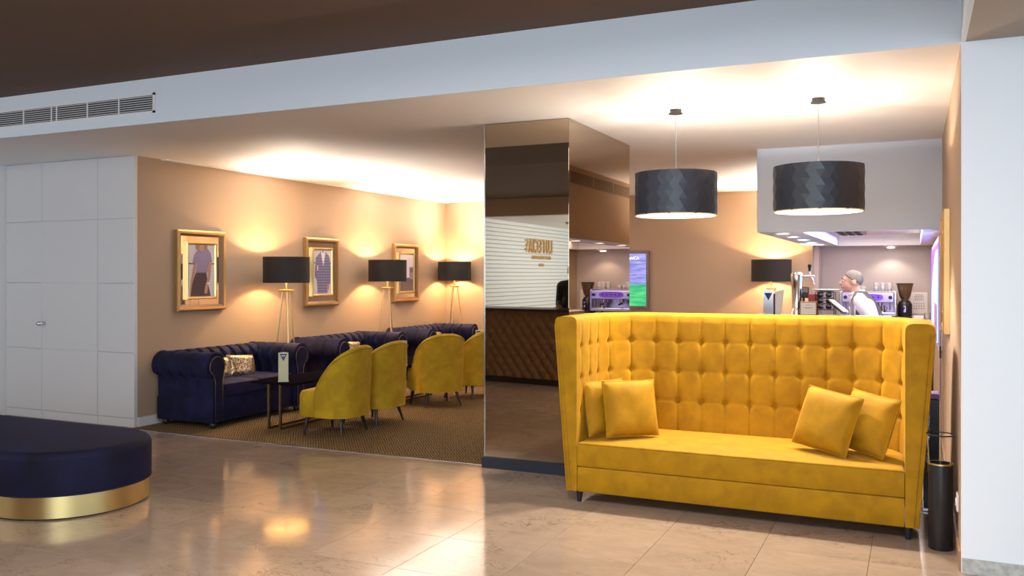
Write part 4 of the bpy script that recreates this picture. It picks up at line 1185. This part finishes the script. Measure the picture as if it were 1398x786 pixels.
MB().tube([(0.03, 0, 0.075), (0.055, 0, 0.065), (0.055, 0, 0.03), (0.036, 0, 0.02)], 0.004, M['steel'], 6).build('handle', pit, True)
def make_cup(label, loc):
    r = thing('coffee_cup', label, 'cup', loc, 0, 'white cups on top of the espresso machine')
    MB().lathe([(0.022, 0), (0.026, 0.004), (0.036, 0.05), (0.037, 0.062), (0.034, 0.062), (0.031, 0.045), (0.001, 0.008)], M['cup'], n=20, cap=False).build('bowl', r, True)
    MB().tube([(0.033, 0, 0.05), (0.052, 0, 0.046), (0.05, 0, 0.025), (0.03, 0, 0.02)], 0.004, M['cup'], 6).build('handle', r, True)
    return r
ORD = ['first', 'second', 'third', 'fourth', 'fifth', 'sixth']
c0 = None
for i in range(6):
    for lv in range(2):
        x = -0.80 + i * 0.082 + (0.08 if i > 2 else 0)
        loc = (x, 12.60 + 0.03 * ((i * 7) % 3), ZK + 0.3645 + lv * 0.05)
        if i in (1, 2) and lv: continue
        cl = 'white coffee cup on the espresso machine, %s from the left, %s' % (ORD[i], 'stacked on top' if lv else 'standing on the machine')
        c0 = make_cup(cl, loc) if c0 is None else copy_tree(c0, loc, radians(40 * i), cl)
# grinder
gr = thing('coffee_grinder', 'black coffee grinder with a smoked hopper right of the espresso machine', 'coffee grinder', (-0.125, 12.64, ZK))
MB().rbox((-0.085, -0.14, 0), (0.085, 0.12, 0.03), 0.008, M['black'], 2).build('base', gr)
MB().lathe([(0.085, 0.03), (0.088, 0.08), (0.088, 0.19), (0.07, 0.225), (0.05, 0.24)], M['black'], n=28).build('body', gr, True)
MB().lathe([(0.045, 0.24), (0.045, 0.262), (0.055, 0.27), (0.072, 0.31), (0.100, 0.445), (0.103, 0.455), (0.001, 0.458)], M['hopper'], n=28).build('hopper', gr, 50)
MB().lathe([(0.106, 0.455), (0.106, 0.468), (0.001, 0.472)], M['black'], n=28).build('lid', gr, 50)
MB().box((-0.012, -0.15, 0.09), (0.012, -0.085, 0.17), M['chrome']).build('spout', gr)
MB().cyl((0, -0.095, 0.16), (-0.02, -0.23, 0.13), 0.012, 0.014, M['black'], 10).build('fork_handle', gr)
# notice on the wall
nt_ = thing('wall_notice', 'white printed sheet on the bar wall right of the grinder', 'notice', (0.045, YBAR, 1.12))
MB().box((-0.105, -0.004, -0.145), (0.105, -0.001, 0.145), M['paper']).build('sheet', nt_)
for r_, (n_, wd) in enumerate(((1, 0.10), (1, 0.12), (1, 0.11), (1, 0.12))):
    MB().box((-wd / 2, -0.005, 0.105 - r_ * 0.022), (wd / 2, -0.004, 0.111 - r_ * 0.022), M['bezel']).build('print_line', nt_)
for r_ in range(3):
    for c_ in range(5):
        MB().box((-0.066 + c_ * 0.030, -0.005, -0.02 - r_ * 0.032), (-0.054 + c_ * 0.030, -0.004, -0.005 - r_ * 0.032), M['lip']).build('print_mark', nt_)
wb = tag(MB().rbox((-0.03, 12.55, ZK), (0.10, 12.70, ZK + 0.045), 0.008, M['plastic'], 2).build('napkin_box'), 'low white box on the back counter right of the grinder', 'box')
gl = thing('glass_mug', 'small glass mug with a dark handle at the right end of the back counter', 'mug', (0.145, 12.58, ZK))
MB().lathe([(0.03, 0), (0.036, 0.01), (0.036, 0.085), (0.033, 0.085), (0.032, 0.012), (0.001, 0.01)], M['glass'], n=20, cap=False).build('bowl', gl, True)
MB().tube([(0.034, 0, 0.075), (0.055, 0, 0.07), (0.055, 0, 0.03), (0.034, 0, 0.02)], 0.005, M['lilacsteel'], 6).build('handle', gl, True)
# beer tap
bt = thing('beer_tap', 'chrome beer tap column with a black lever on the bar counter', 'beer tap', (-1.03, 8.72, ZF)); bt.scale = (1, 1, 0.86)
MB().lathe([(0.060, 0), (0.062, 0.012), (0.050, 0.03), (0.044, 0.10), (0.050, 0.36), (0.058, 0.43), (0.056, 0.455), (0.042, 0.475), (0.001, 0.482)], M['chrome'], n=28).build('column', bt, 50)
MB().cyl((0.04, -0.02, 0.435), (0.165, -0.02, 0.435), 0.016, 0.012, M['chrome'], 14).build('tap_arm', bt, True)
MB().tube([(0.125, -0.02, 0.435), (0.150, -0.02, 0.39), (0.160, -0.02, 0.345)], 0.009, M['chrome'], 10).build('spout', bt, True)
MB().cyl((0.120, -0.02, 0.445), (0.120, -0.02, 0.49), 0.007, 0.009, M['chrome'], 10).lathe([(0.010, 0.485), (0.017, 0.54), (0.019, 0.56), (0.001, 0.565)], M['black'], (0.120, -0.02, 0), 14).build('lever', bt, True)
# framed price card
fc = thing('framed_card', 'small framed white card standing on the bar beside the beer tap', 'sign', (-0.915, 8.62, ZF), radians(-3))
MB().rbox((-0.078, 0.0, 0.0), (0.078, 0.012, 0.135), 0.003, M['brownframe'], 1).build('frame', fc)
cdp = MB().box((-0.068, -0.0015, 0.012), (0.068, 0.0, 0.125), M['paper']).build('card', fc)
for z, wd in ((0.098, 0.02), (0.076, 0.045), (0.066, 0.03)): MB().box((-wd, -0.0025, z), (wd, -0.0015, z + 0.003), M['bezel']).build('print_line', cdp)
MB().box((-0.02, 0.012, 0.0), (0.02, 0.06, 0.006), M['brownframe']).build('stand', fc)
# red box, black device
rb = tag(MB().rbox((-0.935, 8.80, ZF), (-0.845, 8.90, ZF + 0.20), 0.006, M['red'], 2).build('tea_box'), 'red box standing behind the framed card on the bar', 'box')
bd = thing('card_reader', 'black payment terminal on a stand right of the beer tap', 'card reader', (-0.985, 8.88, ZF))
MB().cyl((0, 0, 0), (0, 0, 0.02), 0.04, 0.04, M['black'], 20).cyl((0, 0, 0.02), (0, 0, 0.17), 0.012, 0.012, M['black'], 12).build('stand', bd, 40)
MB().rbox((-0.05, -0.02, 0.16), (0.05, 0.02, 0.27), 0.01, M['black'], 2).build('body', bd)
MB().box((-0.04, -0.0215, 0.215), (0.04, -0.020, 0.26), M['bezel']).build('screen', bd)
# wine bottles lying in a rack with a plate on top
wrk = thing('bottle_rack', 'dark wire bottle rack on the bar counter, right of the red box', 'rack', (-0.775, 8.78, ZF))
for x in (-0.082, 0.082):
    for y in (-0.10, 0.10): MB().cyl((x, y, 0), (x, y, 0.225), 0.004, 0.004, M['black'], 6).build('post', wrk)
for z in (0.055, 0.11, 0.165, 0.222):
    b = MB()
    for y in (-0.10, 0.10): b.cyl((-0.082, y, z), (0.082, y, z), 0.003, 0.003, M['black'], 6)
    for x in (-0.082, 0.082): b.cyl((x, -0.10, z), (x, 0.10, z), 0.003, 0.003, M['black'], 6)
    b.build('shelf_wire', wrk)
b0 = None
for r_ in range(3):
    for c_ in range(2):
        bl = 'dark wine bottle end-on in the bar rack, %s row, %s' % (('bottom', 'middle', 'top')[r_], ('left', 'right')[c_])
        loc = (-0.775 - 0.037 + c_ * 0.074, 8.78 - 0.135, ZF + 0.055 + 0.0315 + r_ * 0.055)
        if b0 is None:
            b0 = thing('wine_bottle', bl, 'bottle', loc, 0, 'wine bottles lying in the bar rack')
            b = MB().lathe([(0.014, 0), (0.0265, 0.003), (0.0265, 0.17), (0.012, 0.215), (0.012, 0.27), (0.001, 0.272)], M['bottle'], n=18)
            b.v = [(x, z, y) for x, y, z in b.v]; b.build('glass', b0, 50)
            b = MB().lathe([(0.0130, 0.235), (0.0130, 0.2735), (0.001, 0.274)], M['lip'], n=14); b.v = [(x, z, y) for x, y, z in b.v]; b.build('capsule', b0, 50)
        else: copy_tree(b0, loc, 0, bl)
pl_ = tag(MB().lathe([(0.05, 0), (0.06, 0.004), (0.125, 0.018), (0.124, 0.022), (0.06, 0.008), (0.001, 0.006)], M['cup'], (-0.775, 8.78, ZF + 0.2255), 32, False).build('plate', None, True), 'white plate resting on the bottle rack', 'plate')
# till screen
ts = thing('till_screen', 'tilted touch till screen with a white back on the bar counter', 'till', (-0.645, 8.575, ZF), radians(-25))
MB().rbox((-0.06, -0.05, 0), (0.06, 0.07, 0.012), 0.004, M['plastic'], 2).build('base', ts)
MB().cyl((0, 0.0, 0.01), (0, 0.0, 0.09), 0.015, 0.012, M['plastic'], 12).build('neck', ts)
o = MB().rbox((-0.09, -0.055, -0.007), (0.09, 0.055, 0.007), 0.004, M['plastic'], 2).build('casing', ts, loc=(0, 0.0, 0.098)); o.rotation_euler = (radians(-6), radians(36), 0)
MB().box((-0.088, -0.053, -0.020), (0.088, 0.053, -0.007), M['black']).build('screen', o)
gm = thing('water_glass', 'short clear glass beside the till screen on the bar', 'glass', (-0.535, 8.72, ZF))
MB().lathe([(0.026, 0), (0.028, 0.004), (0.034, 0.095), (0.0315, 0.095), (0.026, 0.01), (0.001, 0.008)], M['glass'], n=20, cap=False).build('bowl', gm, True)
# large menu stand at the left end of the bar
ms = thing('bar_menu_stand', 'tall grey menu stand with blue triangle at the left end of the bar', 'menu holder', (-1.235, 8.60, ZF)); ms.scale = (1, 1, 0.80)
MB().prism([(-0.09, 0), (0.0, 0), (0.0, 0.30), (-0.085, 0.30)], 1, -0.004, 0.004, M['steel']).build('left_panel', ms)
t = MB().prism([(-0.08, 0.265), (-0.005, 0.265), (-0.040, 0.175)], 1, -0.006, -0.0045, M['blue']).build('blue_triangle', ms)
MB().box((0.004, -0.006, 0.0), (0.022, 0.004, 0.255), M['blue']).build('blue_spine', ms)
MB().prism([(0.024, 0), (0.075, 0), (0.105, 0.305), (0.024, 0.28)], 1, -0.004, 0.004, M['paper']).build('right_panel', ms)
MB().rbox((-0.10, -0.05, -0.0), (0.09, 0.05, 0.006), 0.002, M['steel'], 1).build('base', ms)
# lit arched panel on the right wall of the bar
ap = thing('lit_arch_panel', 'purple lit panel with a pale blue arch on the right wall of the bar', 'lit panel', (XR, 9.95, 0.90))
MB().box((-0.03, -1.75, -0.04), (-0.001, 1.75, 0.93), M['white']).build('casing', ap)
MB().box((-0.034, -1.68, 0.0), (-0.03, 1.68, 0.88), M['purple_lit']).build('purple_panel', ap)
pts = [(-1.68, 0.02), (1.2, 0.02), (1.2, 0.40)] + [(1.2 - 2.88 * i / 16, 0.40 + 0.42 * sin(pi * i / 16 * 0.55)) for i in range(1, 17)]
MB().prism(pts, 0, -0.040, -0.034, M['cyan_lit']).build('arch', ap)
MB().box((-0.046, -1.5, 0.02), (-0.040, -0.6, 0.34), M['pink']).build('pink_card', ap)
# pull cord with a tag hanging by the frame
pc = thing('hanging_cord', 'thin cord with a small dark tag hanging below the gilt side frame', 'cord', (XR - 0.02, 8.15, 0))
MB().cyl((0, 0, 1.03), (0, 0, 0.45), 0.0025, 0.0025, M['bezel'], 6).cyl((0, 0, 1.03), (0.02, 0, 1.03), 0.0025, 0.0025, M['bezel'], 6).build('cord', pc)
MB().rbox((-0.006, -0.018, 0.80), (0.006, 0.018, 0.90), 0.003, M['dark'], 1).build('tag', pc)
# bowl of nothing else: umbrella stand, bag dispenser, socket
us = thing('umbrella_stand', 'tall black cylinder umbrella stand with a wire hoop right of the sofa', 'umbrella stand', (0.126, 5.33, 0))
MB().lathe([(0.060, 0), (0.062, 0.004), (0.062, 0.468), (0.058, 0.468), (0.058, 0.03), (0.001, 0.03)], M['black'], n=36, cap=False).build('cylinder', us, 40)
MB().lathe([(0.0625, 0.462), (0.0625, 0.470), (0.0575, 0.470)], M['brass'], n=36, cap=False).build('rim', us, 40)
MB().tube([(0.070 * cos(2 * pi * i / 32), 0.070 * sin(2 * pi * i / 32), 0.625) for i in range(32)], 0.0035, M['sofa_wire'], 8, closed=True).build('hoop', us, True)
for a in (200, 320, 90): MB().cyl((0.070 * cos(radians(a)), 0.070 * sin(radians(a)), 0.625), (0.0585 * cos(radians(a)), 0.0585 * sin(radians(a)), 0.44), 0.0028, 0.0028, M['brass'], 6).build('rod', us)
bg = thing('umbrella_bag_dispenser', 'narrow black umbrella bag dispenser with purple top behind the stand', 'dispenser', (0.092, 6.22, 0))
MB().rbox((-0.045, -0.08, 0.02), (0.045, 0.08, 0.71), 0.004, M['black'], 1).build('body', bg)
MB().rbox((-0.046, -0.081, 0.71), (0.046, 0.081, 0.745), 0.004, M['purple_cap'], 1).build('purple_top', bg)
MB().rbox((-0.042, -0.10, 0.25), (-0.005, -0.081, 0.66), 0.008, M['bag'], 3).build('plastic_bag', bg, True)
MB().rbox((-0.052, -0.10, 0), (0.052, 0.10, 0.02), 0.004, M['steel'], 1).build('foot', bg)
so = thing('wall_socket', 'small white socket low on the right-hand wall edge', 'socket', (XR, 5.21, 0.292))
MB().rbox((-0.012, -0.045, -0.045), (-0.0005, 0.045, 0.045), 0.004, M['plastic'], 2).build('plate', so)
MB().cyl((-0.012, 0, 0), (-0.016, 0, 0), 0.022, 0.022, M['plastic'], 16).build('insert', so)

# =================================================================== RECEPTION (seen in the mirror)
rd = thing('reception_desk', 'brown buttoned leather reception desk seen in the column mirror', 'desk', (-4.85, 1.17, 0), radians(9.5))
DL0, DL1 = -1.9, 1.15
MB().box((DL0, -0.46, 0.0), (DL1, 0.0, 1.0), M['desktop']).build('body', rd)
MB().box((DL0, 0.0, 0.0), (DL1, 0.035, 0.075), M['dark']).build('plinth', rd)
MB().rbox((DL0 - 0.03, -0.50, 1.0), (DL1 + 0.03, 0.07, 1.035), 0.005, M['desktop'], 2).build('desk_top', rd)
rows = []; nx, nz = 290, 90; px_, pz_ = 0.155, 0.20
for i in range(nz + 1):
    z = 0.08 + 0.915 * i / nz; row = []
    for j in range(nx + 1):
        x = DL0 + (DL1 - DL0) * j / nx
        a_, b_ = x / px_ + z / pz_, x / px_ - z / pz_
        d1_, d2_ = seam_d(a_), seam_d(b_)
        h = 0.026 * min(1, (d1_ * d2_ * 4) ** 0.45) - 0.016 * exp(-((d1_ ** 2 + d2_ ** 2) / 0.012))
        row.append((x, 0.012 + h, z))
    rows.append(row)
MB().grid(rows, M['leather']).build('buttoned_front', rd, 'all')
MB().box((DL0, 0.0, 0.075), (DL1, 0.006, 1.0), M['leather']).build('front_board', rd)
# slatted wall
XS = -8.08
sw = struct('wall_reception', MB().box((XS - 0.16, -10, 0), (XS - 0.03, -3.75, ZC), M['slatgap']))
s0 = None
for i in range(31):
    z = 0.006 + i * 0.0862
    if s0 is None:
        b = MB().prism([(XS - 0.03, 0.0), (XS, 0.006), (XS, 0.074), (XS - 0.008, 0.080), (XS - 0.03, 0.080)], 1, -9.98, -3.76, M['slat'])
        s0 = b.build('slat', sw, loc=(0, 0, z))
    else: dup(s0, sw, (0, 0, z))
sg = thing('reception_sign', 'gold raised hotel lettering on the white slatted reception wall', 'sign', (XS + 0.002, -6.95, 2.0))
R3 = (radians(90), 0, radians(90))
adv = 0.225; y_ = -0.70
for chx in 'LUTECIA':
    wdt = 0.12 if chx == 'I' else adv
    text_mesh(chx, 0.46, 'letter', M['sign'], sg, (0.018, y_ + wdt / 2, 0.02), R3, 0.018, bold=0.004).scale = (0.64, 1, 1); y_ += wdt
st = MB()
for i in range(3):
    zc = 0.08 + i * 0.10
    st.box((0.0, y_ + 0.03, zc), (0.036, y_ + 0.20 - 0.05 * (i == 1), zc + 0.028), M['sign'])
st.cyl((0.018, y_ + 0.04, 0.34), (0.018, y_ + 0.12, 0.03), 0.012, 0.012, M['sign'], 8)
st.build('emblem', sg)
text_mesh('SMART DESIGN HOTEL', 0.115, 'lettering', M['sign'], sg, (0.006, 0.0, -0.13), R3, 0.006, bold=0.002)
text_mesh('LISBOA', 0.095, 'lettering', M['sign'], sg, (0.006, 0.0, -0.30), R3, 0.006, bold=0.002)
sm = thing('smoke_detector', 'small detector under the white reception ceiling', 'detector', (-7.0, -5.9, ZC))
MB().lathe([(0.05, 0), (0.05, -0.02), (0.03, -0.05), (0.001, -0.052)], M['bezel'], n=20).build('body', sm, True)

# =================================================================== PEOPLE
def capsule_chain(b, pts, m=None, n=20):
    """pts: list of (x,y,z,r[,sy]) joined by tapered rounded segments"""
    for (x0, y0, z0, r0), (x1, y1, z1, r1) in zip(pts[:-1], pts[1:]):
        b.cyl((x0, y0, z0), (x1, y1, z1), r0, r1, m, n)
    for x, y, z, r in pts: b.sphere((x, y, z), r, m, 10)
def remesh(b, name, parent, voxel, m, smooth_it=4):
    o = b.build(name, parent, True)
    md = o.modifiers.new('r', 'REMESH'); md.mode = 'VOXEL'; md.voxel_size = voxel; md.use_smooth_shade = True
    ms_ = o.modifiers.new('s', 'SMOOTH'); ms_.factor = 0.5; ms_.iterations = smooth_it
    dg = bpy.context.evaluated_depsgraph_get()
    me = bpy.data.meshes.new_from_object(o.evaluated_get(dg))
    o.modifiers.clear(); old = o.data; o.data = me; bpy.data.meshes.remove(old)
    me.materials.clear(); me.materials.append(m)
    for p in me.polygons: p.use_smooth = True
    return o
def make_person(label, loc, rz, skin, hairm, shirt, trousers, lean=0.16, apron=None, head_dir=0.0, armf=0.22, beard=False):
    """faces local -x; about 1.6 m tall (the room is built a little under true scale)"""
    root = thing('person', label, 'person', loc, rz)
    def P(f, y, z, r): return (-f, y, z, r)
    L = lean
    hip, chest, neck = 0.0, L * 0.6, L * 0.92
    hx_, hz_ = L * 0.92 + 0.055, 1.435        # head centre
    b = MB()
    # head
    hd = MB()
    hd.sphere((-hx_ + 0.016, 0, hz_ + 0.022), 0.083, None, 14, (1.08, 0.86, 0.98))
    hd.sphere((-hx_ - 0.028, 0, hz_ - 0.030), 0.062, None, 12, (0.92, 0.88, 1.15))
    hd.sphere((-hx_ - 0.060, 0, hz_ - 0.083), 0.024, None, 8, (1, 1.2, 0.85))
    hd.cyl((-hx_ - 0.082, 0, hz_ + 0.012), (-hx_ - 0.106, 0, hz_ - 0.022), 0.008, 0.015, None, 10).sphere((-hx_ - 0.100, 0, hz_ - 0.024), 0.0145, None, 8)
    hd.sphere((-hx_ - 0.078, 0, hz_ - 0.052), 0.016, None, 8, (1, 1.5, 0.7))
    hd.sphere((-hx_ - 0.066, 0, hz_ + 0.022), 0.022, None, 8, (0.9, 2.4, 0.6))
    for s_ in (-1, 1): hd.sphere((-hx_ + 0.022, s_ * 0.074, hz_ - 0.008), 0.028, None, 8, (0.75, 0.35, 1.1))
    b.v += hd.v; b.f += [f for f in hd.f]; b.m += hd.m; b.mats = hd.mats[:]
    capsule_chain(b, [P(hx_ - 0.03, 0, hz_ - 0.06, 0.050), P(neck, 0, 1.285, 0.056)])
    capsule_chain(b, [P(hip, 0, 0.82, 0.12), P(L * 0.35, 0, 1.0, 0.105), P(chest, 0, 1.16, 0.115), P(L * 0.85, 0, 1.24, 0.085)])
    for s_ in (-1, 1):
        capsule_chain(b, [P(L * 0.85, s_ * 0.06, 1.24, 0.07), P(L * 0.85, s_ * 0.155, 1.245, 0.055)])
        capsule_chain(b, [P(L * 0.5, s_ * 0.05, 1.10, 0.10), P(chest, s_ * 0.075, 1.18, 0.09)])
        sh = P(L * 0.85, s_ * 0.175, 1.235, 0.050); el = P(L * 0.45 - 0.075, s_ * 0.225, 0.985, 0.040); wr_ = P(L * 0.45 + armf, s_ * 0.17, 0.965, 0.026)
        capsule_chain(b, [sh, el, wr_])
        # palm, four fingers, thumb
        wx, wy, wz = -wr_[0], wr_[1], wr_[2]
        capsule_chain(b, [P(wx, wy, wz, 0.024), P(wx + 0.055, wy, wz - 0.008, 0.026)])
        capsule_chain(b, [P(wx + 0.045, wy - 0.018, wz - 0.006, 0.016), P(wx + 0.045, wy + 0.018, wz - 0.006, 0.016)])
        for q in range(4):
            yy = wy + (q - 1.5) * 0.0185; ln = (0.052, 0.062, 0.058, 0.045)[q]
            capsule_chain(b, [P(wx + 0.068, yy, wz - 0.008, 0.0088), P(wx + 0.068 + ln * 0.6, yy, wz - 0.014, 0.0082), P(wx + 0.068 + ln, yy, wz - 0.032, 0.0074)], n=10)
        capsule_chain(b, [P(wx + 0.018, wy - s_ * 0.022, wz, 0.011), P(wx + 0.045, wy - s_ * 0.046, wz - 0.006, 0.0095), P(wx + 0.072, wy - s_ * 0.050, wz - 0.014, 0.008)], n=10)
        capsule_chain(b, [P(hip, s_ * 0.085, 0.80, 0.088), P(0.01, s_ * 0.09, 0.43, 0.056), P(-0.01, s_ * 0.09, 0.085, 0.038)])
        capsule_chain(b, [P(-0.03, s_ * 0.09, 0.045, 0.036), P(0.12, s_ * 0.10, 0.032, 0.030)])
    remesh(b, 'body', root, 0.0085, skin, 3)
    # shirt
    c = MB()
    capsule_chain(c, [P(hip - 0.005, 0, 0.84, 0.128), P(L * 0.35, 0, 1.0, 0.120), P(chest, 0, 1.16, 0.128), P(L * 0.85, 0, 1.245, 0.096)])
    capsule_chain(c, [P(L * 0.85, 0, 1.26, 0.075), P(neck + 0.004, 0, 1.305, 0.064)])
    for s_ in (-1, 1):
        capsule_chain(c, [P(L * 0.85, s_ * 0.06, 1.24, 0.084), P(L * 0.85, s_ * 0.155, 1.242, 0.070)])
        capsule_chain(c, [P(L * 0.5, s_ * 0.05, 1.10, 0.115), P(chest, s_ * 0.075, 1.18, 0.105)])
        capsule_chain(c, [P(L * 0.4, s_ * 0.05, 0.9, 0.112), P(L * 0.5, s_ * 0.06, 1.05, 0.112)])
        capsule_chain(c, [P(L * 0.85, s_ * 0.175, 1.232, 0.066), P(L * 0.45 - 0.075, s_ * 0.225, 0.985, 0.057), P(L * 0.45 + armf - 0.03, s_ * 0.172, 0.966, 0.036)])
    remesh(c, 'shirt', root, 0.010, shirt, 5)
    t = MB()
    capsule_chain(t, [P(hip, 0, 0.86, 0.118), P(hip, 0, 0.80, 0.125)])
    for s_ in (-1, 1):
        capsule_chain(t, [P(hip, s_ * 0.085, 0.80, 0.100), P(0.01, s_ * 0.09, 0.43, 0.070), P(-0.015, s_ * 0.09, 0.10, 0.062)])
    remesh(t, 'trousers', root, 0.011, trousers, 3)
    for s_ in (-1, 1):
        u = MB(); capsule_chain(u, [P(-0.035, s_ * 0.09, 0.045, 0.044), P(0.05, s_ * 0.095, 0.042, 0.044), P(0.125, s_ * 0.10, 0.034, 0.033)])
        u.v = [(x, y, max(z, 0.0005)) for x, y, z in u.v]
        u.mats = [M['black']]
        u.build('shoe', root, True)
    # hair: a cap over the crown and back of the head
    h = MB()
    rings = []
    for i in range(13):
        th_ = pi * 0.74 * i / 12
        ring = []
        for k_ in range(28):
            a = 2 * pi * k_ / 28      # 0 = towards the back (+x)
            lim = 1.0 - 0.56 * (0.5 - 0.5 * cos(a)) ** 1.15
            tt = th_ * lim
            r_ = 0.0885
            ring.append((-hx_ + 0.018 + 1.08 * r_ * sin(tt) * cos(a), 0.88 * r_ * sin(tt) * sin(a), hz_ + 0.022 + 1.02 * r_ * cos(tt)))
        rings.append(ring)
    inner = [[(-hx_ + 0.018 + (p[0] + hx_ - 0.018) * 0.955, p[1] * 0.955, hz_ + 0.022 + (p[2] - hz_ - 0.022) * 0.955) for p in r] for r in reversed(rings)]
    h.loft(rings + inner, hairm, True, False)
    h.build('hair', root, 'all')
    for s_ in (-1, 1):
        MB().sphere((-hx_ - 0.076, s_ * 0.030, hz_ + 0.008), 0.0095, M['eye'], 8).sphere((-hx_ - 0.0835, s_ * 0.030, hz_ + 0.008), 0.0042, M['black'], 6).build('eye', root, True)
        MB().tube([(-hx_ - 0.086, s_ * 0.014, hz_ + 0.026), (-hx_ - 0.086, s_ * 0.030, hz_ + 0.031), (-hx_ - 0.076, s_ * 0.048, hz_ + 0.026)], 0.004, hairm, 6).build('eyebrow', root, True)
    MB().tube([(-hx_ - 0.086, -0.024, hz_ - 0.056), (-hx_ - 0.0945, 0, hz_ - 0.052), (-hx_ - 0.086, 0.024, hz_ - 0.056)], [0.002, 0.005, 0.002], M['lip'], 8).build('mouth', root, True)
    if apron:
        # bib over chest with straps over the shoulders and round the back
        rows = []
        for i in range(15):
            z = 0.60 + (1.17 - 0.60) * i / 14
            cxz = L * 0.6 * max(0, min(1, (z - 0.82) / 0.34))
            row = []
            amax = radians(100) if z < 0.98 else radians(100 - 46 * (z - 0.98) / 0.19)
            for j in range(17):
                a = amax * (-1 + 2 * j / 16)
                rx_, ry_ = (0.150, 0.186) if z > 0.84 else (0.160, 0.215)
                row.append((-(cxz + rx_ * cos(a)), ry_ * sin(a), z))
            rows.append(row)
        back = [[(x + 0.006, y, z) for x, y, z in r] for r in rows]
        g = MB(); g.grid(rows, apron); g.grid(back, apron)
        g.build('apron', root, 'all')
        for s_ in (-1, 1):
            pts = [P(L * 0.6 + 0.095, s_ * 0.178, 1.150, 0), P(L * 0.78 + 0.075, s_ * 0.172, 1.262, 0), P(L * 0.85 + 0.03, s_ * 0.140, 1.336, 0), P(L * 0.80 - 0.035, s_ * 0.120, 1.328, 0), P(L * 0.7 - 0.105, s_ * 0.085, 1.235, 0), P(L * 0.4 - 0.150, s_ * 0.05, 1.03, 0), P(-0.150, s_ * 0.10, 0.88, 0)]
            g = MB(); rr = []
            for q in pts: rr.append([(q[0] - 0.017, q[1] + s_ * 0.010, q[2] - 0.006), (q[0] + 0.017, q[1] - s_ * 0.008, q[2] + 0.006), (q[0] + 0.017, q[1] - s_ * 0.002, q[2] + 0.012), (q[0] - 0.017, q[1] + s_ * 0.016, q[2])])
            g.loft(rr, apron).build('apron_strap', root, 30)
    if True:
        col = MB().tube([(-neck - 0.004 + 0.060 * cos(2 * pi * i / 24), 0.060 * sin(2 * pi * i / 24), 1.322 + 0.016 * cos(2 * pi * i / 24)) for i in range(24)], 0.018, shirt, 8, closed=True).build('collar', root, True)
    return root
make_person('grey-haired man in white shirt and grey apron, facing left behind the bar', (-0.345, 9.25, 0), radians(6), M['skin'], M['hair'], M['shirt'], M['trouser'], lean=0.19, apron=M['apron'])
make_person('receptionist in a black shirt behind the buttoned desk, seen in the mirror', (-4.60, -0.02, 0), radians(-100), M['skind'], M['hairb'], M['blackshirt'], M['trouser'], lean=0.10).scale = (1.08, 1.08, 1.08)
